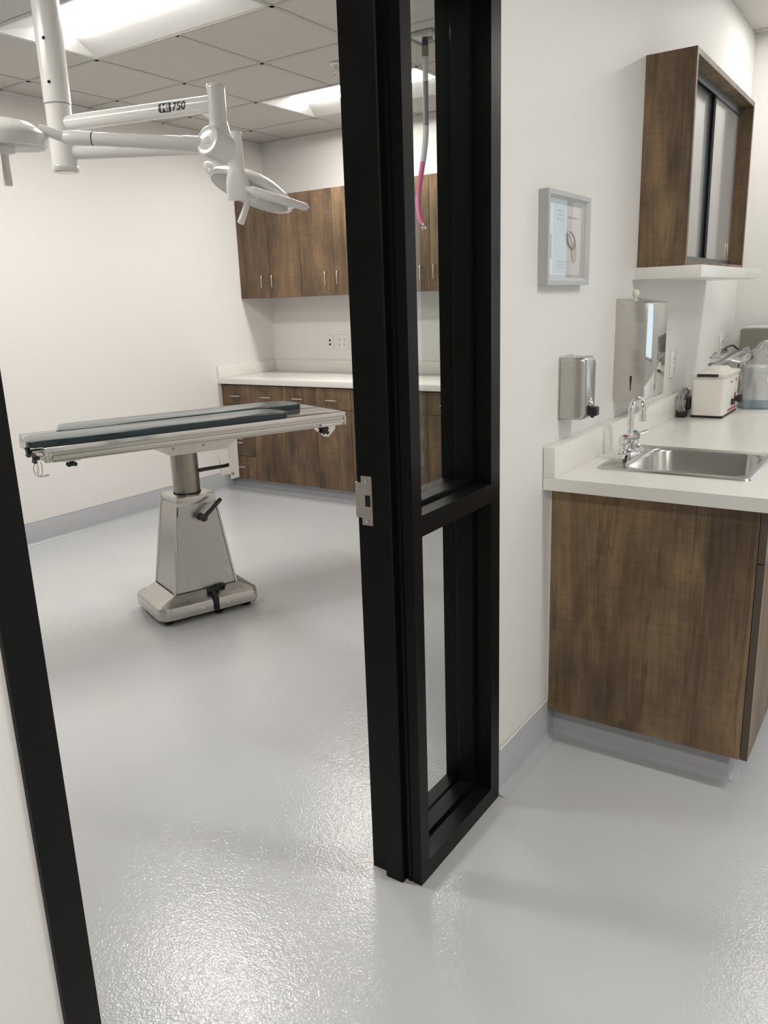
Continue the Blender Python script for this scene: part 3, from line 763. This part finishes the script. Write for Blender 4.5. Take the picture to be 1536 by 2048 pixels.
seg('pink_tube', 'pink', [(-1.361, HY, 2.150), (-1.376, HY, 2.08), (-1.392, HY, 2.0), (-1.398, HY, 1.93), (-1.388, HY, 1.870), (-1.372, HY, 1.838)], .0138, 'pink tube')
b = B(); cyl(b, (-1.373, HY, 1.841), (-1.363, HY, 1.824), .0085); lathe(b, [(.010, 0), (.016, .004), (.016, .014), (.010, .018), (.006, .026), (0, .026)], (-1.364, HY, 1.826), (.3, -.4, -1), 18); cyl(b, (-1.376, HY - .006, 1.816), (-1.346, HY - .006, 1.812), .005); obj('metal_fitting', b, 'chrome', t_, 'shiny metal fitting')
t_ = thing('ceiling_sprinkler', 'small white ceiling sprinkler head just left of the black mullion', 'sprinkler', (-1.953, 2.441, ZC))
b = B(); lathe(b, [(.036, 0), (.034, -.006), (.018, -.010), (.016, -.006), (0, -.006)], (-1.953, 2.441, ZC), (0, 0, 1), 24); obj('escutcheon', b, 'white', t_)
b = B(); cyl(b, (-1.953, 2.441, ZC), (-1.953, 2.441, ZC - .030), .008); tube(b, [(-1.963, 2.441, ZC - .028), (-1.966, 2.441, ZC - .045), (-1.953, 2.441, ZC - .062)], .0025, 8); tube(b, [(-1.943, 2.441, ZC - .028), (-1.940, 2.441, ZC - .045), (-1.953, 2.441, ZC - .062)], .0025, 8)
lathe(b, [(.014, 0), (.014, -.002), (0, -.002)], (-1.953, 2.441, ZC - .062), (0, 0, 1), 20); obj('sprinkler_frame', b, 'nickel', t_)

# ------------------------------------------------------------------ sink counter in the corridor
ZS0, ZS1 = .876, .914
YP = .812
XF = .615
sides = [YP, 1.474, 2.136, 2.798, YF - .004]
slab = ['under the sink, its end panel facing the door', 'second from the end panel under the corridor counter', 'third from the end panel under the corridor counter', 'fourth from the end panel, in the far corner']
for i, (y0, y1) in enumerate(zip(sides, sides[1:])):
    t_ = thing('sink_cabinet' if i == 0 else 'base_cabinet', 'dark brown base cabinet ' + slab[i], 'cabinet', (0, (y0 + y1) / 2, 0), group='base cabinets under the corridor counter')
    b = B(); box(b, -.002, .592, y0 + .0205, y1 - .001, .115, .700 if i == 0 else .874); box(b, -.002, .53, max(y0 + .001, .876), y1 - .001, 0, .115); obj('body', b, 'edge', t_, smooth=False)
    if i == 0:
        b = B(); box(b, .001, .5935, y0, y0 + .020, .1135, .8745, .0006, 1); obj('end_panel', b, 'wood', t_, 'dark brown wood-grain end panel', smooth=False)
        b = B(); box(b, -.0075, .0008, y0 + .003, y0 + .02, .1135, .8745); obj('filler_strip', b, 'lightstripe', t_, smooth=False)
    b = B(); box(b, .595, XF, y0 + .0015, y1 - .0015, .7165, .8735, .0008, 1); dd = banded(obj('drawer', b, 'wood', t_, smooth=False))
    b = B(); bow(b, (XF, (y0 + y1) / 2 - .05, .795), (XF, (y0 + y1) / 2 + .05, .795), (1, 0, 0)); obj('handle', b, 'nickel', dd, 'satin metal wire pull')
    ym = (y0 + y1) / 2
    for k, (a, c_) in enumerate(((y0, ym), (ym, y1))):
        b = B(); box(b, .595, XF, a + .0015, c_ - .0015, .1135, .7135, .0008, 1); dd = banded(obj('door', b, 'wood', t_, smooth=False))
        hy = c_ - .04 if k == 0 else a + .04
        b = B(); bow(b, (XF, hy, .575), (XF, hy, .67), (1, 0, 0)); obj('handle', b, 'nickel', dd, 'satin metal wire pull')
# countertop with sink cut-out
SX0, SX1, SY0, SY1 = .088, .540, .944, 1.385
BX0, BX1, BY0, BY1 = .165, .515, .985, 1.352
t_ = thing('countertop', 'white countertop with inset steel sink, against the corridor wall', 'countertop', (.3, 2.1, ZS0))
b = B()
cy0, cy1, cx0, cx1 = .756, YF - .001, -.006, .638
box(b, cx0, cx1, cy0, SY0 + .015, ZS0, ZS1); box(b, cx0, cx1, SY1 - .015, cy1, ZS0, ZS1); box(b, cx0, SX0 + .015, SY0 + .015, SY1 - .015, ZS0, ZS1); box(b, SX1 - .015, cx1, SY0 + .015, SY1 - .015, ZS0, ZS1)
obj('slab', b, 'counter', t_, smooth=False)
b = B(); box(b, cx0, .031, cy0, cy1, ZS1, 1.007, .0015); box(b, .032, cx1, YF - .032, cy1, ZS1, 1.007, .0015); obj('backsplash', b, 'counter', t_)
# sink
t_ = thing('sink', 'square drop-in stainless steel sink in the white corridor counter', 'sink', ((SX0 + SX1) / 2, (SY0 + SY1) / 2, ZS1))
ccx, ccy, hx, hy = (SX0 + SX1) / 2, (SY0 + SY1) / 2, (SX1 - SX0) / 2, (SY1 - SY0) / 2
bcx, bcy, bhx, bhy = (BX0 + BX1) / 2, (BY0 + BY1) / 2, (BX1 - BX0) / 2, (BY1 - BY0) / 2
b = B()
loft(b, [rrect(ccx, ccy, hx, hy, .022, ZS1 + .0003), rrect(ccx, ccy, hx - .003, hy - .003, .020, ZS1 + .0055), rrect(ccx, ccy, hx - .009, hy - .009, .017, ZS1 + .006), rrect(ccx, ccy, hx - .016, hy - .016, .014, ZS1 + .004),
         rrect(bcx, bcy, bhx + .006, bhy + .006, .062, ZS1 + .004), rrect(bcx, bcy, bhx + .001, bhy + .001, .058, ZS1 + .002), rrect(bcx, bcy, bhx - .003, bhy - .003, .056, ZS1 - .006), rrect(bcx, bcy, bhx - .010, bhy - .010, .055, ZS1 - .14),
         rrect(bcx, bcy, bhx - .020, bhy - .020, .05, ZS1 - .165), rrect(bcx, bcy, bhx - .045, bhy - .045, .04, ZS1 - .175), rrect(bcx, bcy, .045, .045, .044, ZS1 - .178)], False, True)
obj('basin', b, 'sink', t_, angle=40)
b = B(); lathe(b, [(.043, 0), (.043, .003), (.034, .003), (.030, -.004), (0, -.004)], (bcx, bcy, ZS1 - .177), (0, 0, 1), 28); obj('drain', b, 'chrome', t_)
# faucet
FX, FY, FZ = .128, 1.165, ZS1 + .004
t_ = thing('faucet', 'chrome gooseneck faucet with two handles on the sink deck', 'faucet', (FX, FY, FZ))
b = B()
loft(b, [rrect(FX, FY, .027, .078, .010, FZ), rrect(FX, FY, .027, .078, .010, FZ + .016), rrect(FX, FY, .024, .075, .009, FZ + .021)]); obj('deck_plate', b, 'chrome', t_)
b = B(); cyl(b, (FX, FY, FZ + .02), (FX, FY, FZ + .045), .0135); cyl(b, (FX, FY, FZ + .045), (FX, FY, FZ + .052), .0155)
sw = Vector((.26, .966, 0))
F0 = Vector((FX, FY, FZ))
pts = [F0 + Vector((0, 0, h_)) for h_ in (.03, .09, .140)]
for k in range(9):
    q = math.pi * k / 8; pts.append(F0 + sw * (.036 * (1 - math.cos(q))) + Vector((0, 0, .150 + .036 * math.sin(q))))
E_ = F0 + sw * .072
pts += [E_ + Vector((0, 0, .140)), E_ + Vector((0, 0, .125))]
tube(b, pts, .0100, 16); cyl(b, E_ + Vector((0, 0, .130)), E_ + Vector((0, 0, .108)), .0120, .0115); obj('spout', b, 'chrome', t_)
for sg, cm in ((-1, 'red'), (1, 'blue')):
    b = B(); lathe(b, [(.021, 0), (.021, .012), (.0165, .016), (.016, .030), (.020, .034), (.0205, .048), (.014, .056), (0, .058)], (FX, FY + sg * .051, FZ + .019), (0, 0, 1), 20)
    tube(b, [(FX, FY + sg * .051, FZ + .064), (FX + .016, FY + sg * .056, FZ + .070), (FX + .040, FY + sg * .066, FZ + .078)], [.009, .0075, .006], 12, flat=.6)
    hd = obj('handle', b, 'chrome', t_)
    b = B(); lathe(b, [(.007, 0), (.007, .002), (0, .002)], (FX, FY + sg * .051, FZ + .0765), (0, 0, 1), 14); obj('temperature_dot', b, cm, hd)

# ------------------------------------------------------------------ soap dispenser
t_ = thing('soap_dispenser', 'wall-mounted steel soap dispenser with black push valve beside the sink', 'soap dispenser', (0, .92, 1.07))
b = B()
sy0, sy1, sz0, sz1, sd = .869, .972, 1.074, 1.262, .074
def sl(x, g, r): return [(x, p[0], p[1]) for p in rrect((sy0 + sy1) / 2, (sz0 + sz1) / 2, (sy1 - sy0) / 2 - g, (sz1 - sz0) / 2 - g, r, 0)]
loft(b, [sl(WF, -.004, .012), sl(WF + .004, -.004, .012), sl(WF + .005, .0, .010), sl(.030, .0, .010), sl(.060, .0, .010), sl(.068, .003, .012), sl(sd, .010, .016)])
sb = obj('case', b, 'steel_side', t_, angle=50)
b = B(); box(b, sd - .004, sd + .026, .908, .936, 1.084, 1.112, .004); lathe(b, [(.012, 0), (.012, .006), (.009, .007)], (sd - .002, .922, 1.098), (1, 0, 0), 18); cyl(b, (sd + .008, .922, 1.088), (sd + .008, .922, 1.078), .006); obj('push_valve', b, 'blackplastic', t_, 'black push valve')
b = B(); lathe(b, [(.004, 0), (.008, .008), (.006, .016), (.002, .026), (0, .028)], (sd + .004, .916, 1.112), (0, 0, 1), 16); obj('lock_drop', b, 'chrome', t_)

# ------------------------------------------------------------------ paper towel dispenser
t_ = thing('towel_dispenser', 'tall steel paper towel dispenser on the wall above the faucet', 'towel dispenser', (0, 1.51, 1.07))
py0, py1, pd_ = 1.388, 1.648, .100
b = B()
loft(b, [[(WF, y, z) for y, z in ((py0, 1.072), (py1, 1.072), (py1, 1.426), (py0, 1.426))], [(pd_, y, z) for y, z in ((py0, 1.072), (py1, 1.072), (py1, 1.409), (py0, 1.409))]])
bmesh.ops.bevel(b, geom=b.edges[:], offset=.002, segments=2, affect='EDGES', profile=.5)
cs = obj('case', b, 'steel', t_)
b = B(); box(b, pd_ - .0005, pd_ + .0015, py0 + .003, py1 - .003, 1.078, 1.405, .001); obj('front_door', b, 'steel_mirror', cs, 'mirror-polished front')
b = B(); prism(b, [(.050, 1.160), (.0575, 1.160), (.055, 1.108), (.0525, 1.108)], 'y', py0 - .0008, py0 + .0005); obj('level_slot', b, 'hole', cs, 'dark refill slot', smooth=False)
b = B(); lathe(b, [(.007, 0), (.008, .004), (.004, .006), (.004, .012), (.008, .016), (.0118, .021), (.0130, .027), (.0118, .033), (.008, .038), (.003, .040), (0, .040)], (.052, 1.41, 1.416), (0, 0, 1), 20); obj('lock_knob', b, 'lid', t_, 'small pale knob on top')

# ------------------------------------------------------------------ framed notice
t_ = thing('picture_frame', 'small silver-framed notice hanging on the corridor wall left of the wood cabinet', 'picture frame', (0, .86, 1.472))
fy0, fy1, fz0, fz1, fd = .696, 1.022, 1.472, 1.724, .022
b = B()
def rl(x, g): return [(x, fy0 + g, fz0 + g), (x, fy1 - g, fz0 + g), (x, fy1 - g, fz1 - g), (x, fy0 + g, fz1 - g)]
loft(b, [rl(WF, 0), rl(fd, 0), rl(fd, .012), rl(.006, .030), rl(WF, .030)], False, False)
obj('frame', b, 'silver', t_, smooth=False)
b = B(); box(b, WF, .004, fy0 + .025, fy1 - .025, fz0 + .025, fz1 - .025); pr = obj('print', b, 'paper', t_, smooth=False)
def patch(name, m, y0, y1, z0, z1, lab=None, x=.0046):
    b = B(); box(b, .0038, x, y0, y1, z0, z1); return obj(name, b, m, pr, lab, smooth=False)
patch('reflection_band', 'reflblue', .775, .868, 1.505, 1.694, 'pale blue window reflection painted on the notice')  # window's reflection in the glass, painted as a blue strip
patch('reflected_block', 'reflgreen', .728, .752, 1.545, 1.600, 'pale green reflection painted on the notice', .0047)  # greenish reflection in the glass, painted into the artwork
b = B(); box(b, .0038, .0050, .728, .762, 1.600, 1.610); box(b, .0038, .0050, .752, .762, 1.545, 1.600); obj('reflected_bracket', b, 'reflgreen2', pr, 'green rim of the painted reflection', smooth=False)  # top and right rim of the painted green reflection
b = B()
for z_, y0, y1 in ((1.665, .805, .848), (1.676, .800, .838), (1.653, .802, .842), (1.662, .88, .955), (1.538, .805, .875), (1.530, .805, .862), (1.522, .805, .86)):
    box(b, .0038, .0052, y0, y1, z_ - .0022, z_ + .0022)
obj('text_lines', b, 'papertext', pr, 'blurred grey text lines', smooth=False)
b = B()
vsx = [b.verts.new((.0054, .935 + .020 * math.cos(k * math.pi / 12), 1.565 + .030 * math.sin(k * math.pi / 12))) for k in range(24)]; b.faces.new(vsx)
obj('tan_oval', b, 'papertan', pr, 'tan oval', smooth=False)
b = B(); ring = []
for k in range(25):
    q = 2 * math.pi * k / 24; ring.append((.010 + .004 * math.sin(q), .898 + .034 * math.cos(q) * .95 - .008 * math.sin(q), 1.598 + .020 * math.sin(q) - .012 * math.cos(q)))
tube(b, ring, .0024, 8, False); obj('ring_motif', b, 'steel_dark', pr, 'dark metallic ring')
b = B(); box(b, .0135, .0150, fy0 + .0205, fy1 - .0205, fz0 + .0205, fz1 - .0205); obj('glazing', b, 'picglass', t_, smooth=False)

# ------------------------------------------------------------------ wall cabinet with sliding glass and its ledge
t_ = thing('sliding_cabinet', 'dark brown wall cabinet with sliding grey glass doors on the corridor wall', 'cabinet', (0, 2.13, 1.533))
ky0, ky1, kz0, kz1, kd = 1.606, 2.652, 1.533, 2.236, .163
b = B(); box(b, WF + .0008, kd, ky0, ky0 + .020, kz0, kz1, .0005, 1); obj('side_panel', b, 'wood', t_, smooth=False)
b = B(); box(b, WF + .0008, kd, ky1 - .020, ky1, kz0, kz1, .0005, 1); obj('side_panel', b, 'wood', t_, smooth=False)
b = B(); box(b, WF + .0008, kd - .0005, ky0 + .0205, ky1 - .0205, kz1 - .020, kz1, .0005, 1); obj('top_panel', b, 'wood', t_, smooth=False)
b = B(); box(b, WF + .0008, kd - .0005, ky0 + .0205, ky1 - .0205, kz0, kz0 + .018, .0005, 1); obj('bottom_panel', b, 'wood', t_, smooth=False)
b = B(); box(b, WF + .002, .012, ky0 + .021, ky1 - .021, kz0 + .02, kz1 - .022); obj('back_panel', b, 'frosted', t_, smooth=False)
for z0, z1 in ((kz0 + .018, kz0 + .040), (kz1 - .050, kz1 - .020)):
    up_ = z0 > 1.7; b = B()
    base_ = (z1 - .004, z1) if up_ else (z0, z0 + .004)
    yy0, yy1 = ky0 + .021, ky1 - .021
    q = [(.070, z0), (.074, z0), (.074, z1 - .004), (.089, z1 - .004), (.089, z0), (.092, z0), (.092, z1 - .004), (.108, z1 - .004), (.108, z0), (.112, z0), (.112, z1), (.070, z1)] if up_ else \
        [(.070, z1), (.074, z1), (.074, z0 + .004), (.089, z0 + .004), (.089, z1), (.092, z1), (.092, z0 + .004), (.108, z0 + .004), (.108, z1), (.112, z1), (.112, z0), (.070, z0)]
    prism(b, q, 'y', yy0, yy1)
    obj('door_track', b, 'track', t_, 'grey metal door track', smooth=False)
ym = 2.215
for (y0, y1, x0) in ((ky0 + .022, ym + .055, .0785), (ym - .03, ky1 - .022, .0975)):
    b = B(); box(b, x0, x0 + .006, y0, y1, kz0 + .024, kz1 - .030); g_ = obj('glass_door', b, 'doorglass', t_, 'grey sliding glass door', smooth=False)
    if x0 > .09:
        b = B(); box(b, x0 + .006, x0 + .012, ky1 - .085, ky1 - .068, kz0 + .060, kz0 + .115, .002); obj('finger_pull', b, 'handlebrass', g_, 'small metal finger pull')
        b = B(); box(b, x0 - .001, x0 + .0075, y0 - .006, y0 + .001, kz0 + .024, kz1 - .030); obj('edge_strip', b, 'track', g_, 'dark edge strip', smooth=False)
        b = B(); box(b, .0848, .0866, ym - .075, ym - .034, kz0 + .024, kz1 - .030); obj('overlap_strip', b, 'track', g_, 'grey strip', smooth=False)
b = B(); box(b, .004, .232, 1.556, 2.735, 1.4895, 1.5318, .0015)
box(b, WF, .004, 1.556, 2.735, 1.4895, 1.5318)
obj('wall_ledge', b, 'counter', loc=(.11, 2.14, 1.49), cat='shelf', label='white wall ledge directly under the sliding-glass cabinet')

# ------------------------------------------------------------------ things on the far counter
ZK = ZS1 + .0008
t_ = thing('ultrasonic_cleaner', 'ivory box-shaped ultrasonic cleaner with a black knob on the corridor counter', 'cleaner', (.155, 2.29, ZK))
ux0, ux1, uy0, uy1, uz0, uz1 = .088, .224, 2.138, 2.440, ZK + .008, ZK + .172
ucx, ucy, uhx, uhy = (ux0 + ux1) / 2, (uy0 + uy1) / 2, (ux1 - ux0) / 2, (uy1 - uy0) / 2
b = B(); loft(b, [rrect(ucx, ucy, uhx - .006, uhy - .006, .012, uz0), rrect(ucx, ucy, uhx - .002, uhy - .002, .014, uz0 + .003), rrect(ucx, ucy, uhx, uhy, .014, uz1 - .01), rrect(ucx, ucy, uhx - .002, uhy - .002, .012, uz1)])
cs = obj('case', b, 'ivory', t_, angle=40)
b = B(); box(b, ux0 + .004, ux1 - .004, uy0 + .004, uy1 - .004, ZK, ZK + .0085); obj('foot', b, 'rubber', cs)
b = B(); loft(b, [rrect(ucx, ucy, uhx + .004, uhy + .006, .015, uz1), rrect(ucx, ucy, uhx + .005, uhy + .007, .016, uz1 + .012), rrect(ucx, ucy, uhx - .004, uhy - .004, .014, uz1 + .016), rrect(ucx, ucy + .03, uhx - .025, uhy - .06, .030, uz1 + .020), rrect(ucx, ucy + .03, uhx - .035, uhy - .075, .030, uz1 + .032)]); ld = obj('lid', b, 'lid', t_, 'cream lid')
b = B(); box(b, .112, .198, uy0 - .0125, uy0 - .004, uz1 + .003, uz1 + .0155, .002); obj('lid_handle', b, 'blackplastic', ld, 'black lid grip')
b = B(); lathe(b, [(.012, 0), (.012, .010), (.019, .011), (.018, .030), (0, .031)], (ux1, 2.375, ZK + .060), (1, 0, 0), 20); obj('knob', b, 'blackplastic', t_, 'black knob')
b = B(); box(b, ux1 - .001, ux1 + .007, 2.300, 2.325, ZK + .040, ZK + .066, .001); obj('switch', b, 'blackplastic', t_, 'black switch')
b = B(); box(b, ux1 - .001, ux1 + .0008, 2.235, 2.40, ZK + .018, ZK + .026); box(b, ux1 - .001, ux1 + .0008, 2.255, 2.295, ZK + .140, ZK + .146); box(b, ux1 - .001, ux1 + .0008, 2.365, 2.385, ZK + .138, ZK + .150); box(b, ux1 - .001, ux1 + .0006, 2.362, 2.388, ZK + .034, ZK + .088); obj('red_print', b, 'red', t_, 'red stripe and marks', smooth=False)
b = B()
def coil(cx, cy, rz, ry, n, w, ph=0):
    return [(cx + w * k / n + .004 * math.sin(k * 1.7), cy + ry * math.cos(2 * math.pi * k / 16 + ph), ZK + .066 + rz * math.sin(2 * math.pi * k / 16 + ph) + .002 * math.sin(k * 2.3)) for k in range(n)]
tube(b, spline(coil(.048, 2.155, .056, .052, 50, .022), 2), .0042, 8)
obj('power_cord', b, 'cordgrey', t_, 'coiled grey power cord')
b = B(); box(b, .038, .078, 2.115, 2.150, ZK, ZK + .034, .006); box(b, .066, .084, 2.150, 2.19, ZK + .03, ZK + .085, .006); obj('plug', b, 'blackplastic', t_, 'black plug and strain relief')

t_ = thing('wrapped_machine', 'milky plastic machine with a blue base under a clear plastic bag', 'machine', (.285, 2.58, ZK))
b = B(); loft(b, [rrect(.285, 2.58, .065, .075, .03, ZK), rrect(.285, 2.58, .066, .076, .03, ZK + .006), rrect(.285, 2.58, .064, .074, .03, ZK + .032), rrect(.285, 2.58, .058, .068, .028, ZK + .038)]); obj('base', b, 'blue', t_, 'blue base')
b = B(); loft(b, [rrect(.285, 2.58, .056, .066, .025, ZK + .037), rrect(.285, 2.58, .058, .068, .025, ZK + .16), rrect(.285, 2.58, .062, .072, .027, ZK + .163), rrect(.285, 2.58, .062, .072, .027, ZK + .182), rrect(.285, 2.58, .05, .06, .02, ZK + .188)]); obj('tank', b, 'frosted', t_)
# the plastic bag draped over it
random.seed(3)
b = B()
prof = [(.0, .082, .092, 0), (.03, .084, .094, 0), (.08, .080, .092, 0), (.13, .079, .088, 0), (.17, .080, .090, 0), (.20, .076, .085, -.004), (.225, .064, .070, -.012), (.248, .044, .052, -.004), (.268, .030, .036, .008), (.290, .024, .026, .018), (.300, .012, .014, .02)]
loops = []
NK = 56
for z, rx, ry, dx in prof:
    lp = []
    for k in range(NK):
        a = 2 * math.pi * k / NK
        wz = 1 + (.07 + .25 * max(0, z - .17)) * math.sin(5 * a + 14 * z) + .06 * math.sin(11 * a - 31 * z) + random.uniform(-.035, .035)
        lp.append((.285 + dx + rx * wz * math.cos(a), 2.58 + ry * wz * math.sin(a), ZK + .0015 + z + random.uniform(-.003, .003) * (z > 0)))
    loops.append(lp)
loft(b, loops, False, True)
bag = obj('plastic_bag', b, 'bag', t_, 'clear crumpled plastic bag', angle=180)
# loose fold of the bag over the cleaner's lid
b = B(); rows = []
for i in range(9):
    u_ = i / 8; row = []
    for k in range(12):
        v_ = k / 11
        row.append(b.verts.new((.262 - .17 * u_ + .012 * math.sin(9 * v_ + 3 * u_), 2.46 + .012 * math.sin(7 * u_) + .10 * (v_ - .5) * (1 - .5 * u_) + .01 * math.sin(13 * v_), ZK + .256 - .030 * u_ + .022 * math.sin(4 * v_ + 5 * u_) + .015 * math.sin(11 * v_ + 2) - .02 * abs(v_ - .5))))
    rows.append(row)
for r0_, r1_ in zip(rows, rows[1:]):
    for k in range(11): b.faces.new((r0_[k], r0_[k + 1], r1_[k + 1], r1_[k]))
bmesh.ops.solidify(b, geom=b.faces[:], thickness=.0012)
obj('bag_fold', b, 'bag', t_, 'loose fold of the clear bag', angle=180)
t_ = thing('grey_box', 'olive-grey metal box in the far corner of the corridor counter, behind the plastic-wrapped machine', 'box', (.25, 3.2, ZK))
b = B(); box(b, .094, .45, 3.10, 3.40, ZK + .012, 1.244, .004); gb = obj('case', b, 'olive', t_)
b = B(); box(b, .10, .445, 3.105, 3.395, 1.244, 1.254, .003); obj('lid', b, 'grid', t_, 'pale lid')
for xx in (.12, .42):
    for yy in (3.13, 3.37):
        b = B(); cyl(b, (xx, yy, ZK), (xx, yy, ZK + .013), .012); obj('foot', b, 'rubber', gb)
# corridor outlets and the black cable
for (y, z, lb) in ((2.178, 1.139, 'white wall outlet right of the towel dispenser'), (3.150, 1.160, 'white wall outlet near the far corner behind the black cable')):
    t_ = thing('power_outlet', lb, 'wall outlet', (0, y, z), group='outlets over the corridor counter')
    b = B(); box(b, WF, WF + .007, y - .036, y + .036, z - .0585, z + .0585, .003); obj('plate', b, 'white', t_)
    for dz in (-.020, .020):
        b = B(); lathe(b, [(.0165, 0), (.0165, .002), (.015, .003), (0, .003)], (WF + .0065, y, z + dz), (1, 0, 0), 18); s_ = obj('socket', b, 'white', t_)
        b = B(); box(b, WF + .009, WF + .0102, y - .0075, y - .005, z + dz - .002, z + dz + .008); box(b, WF + .009, WF + .0102, y + .005, y + .0075, z + dz - .002, z + dz + .008); obj('slots', b, 'hole', s_, 'dark plug slots')
b = B(); tube(b, spline([(.004, 3.15, 1.138), (.03, 3.13, 1.135), (.055, 2.85, 1.128), (.06, 2.93, 1.158), (.068, 3.05, 1.165), (.080, 3.09, 1.152), (.094, 3.11, 1.13), (.100, 3.10, 1.05)], 8), .0042, 10)
obj('power_cable', b, 'blackplastic', loc=(.06, 3.0, 1.13), cat='cable', label='thin black cable looping from the far wall outlet to the grey box')
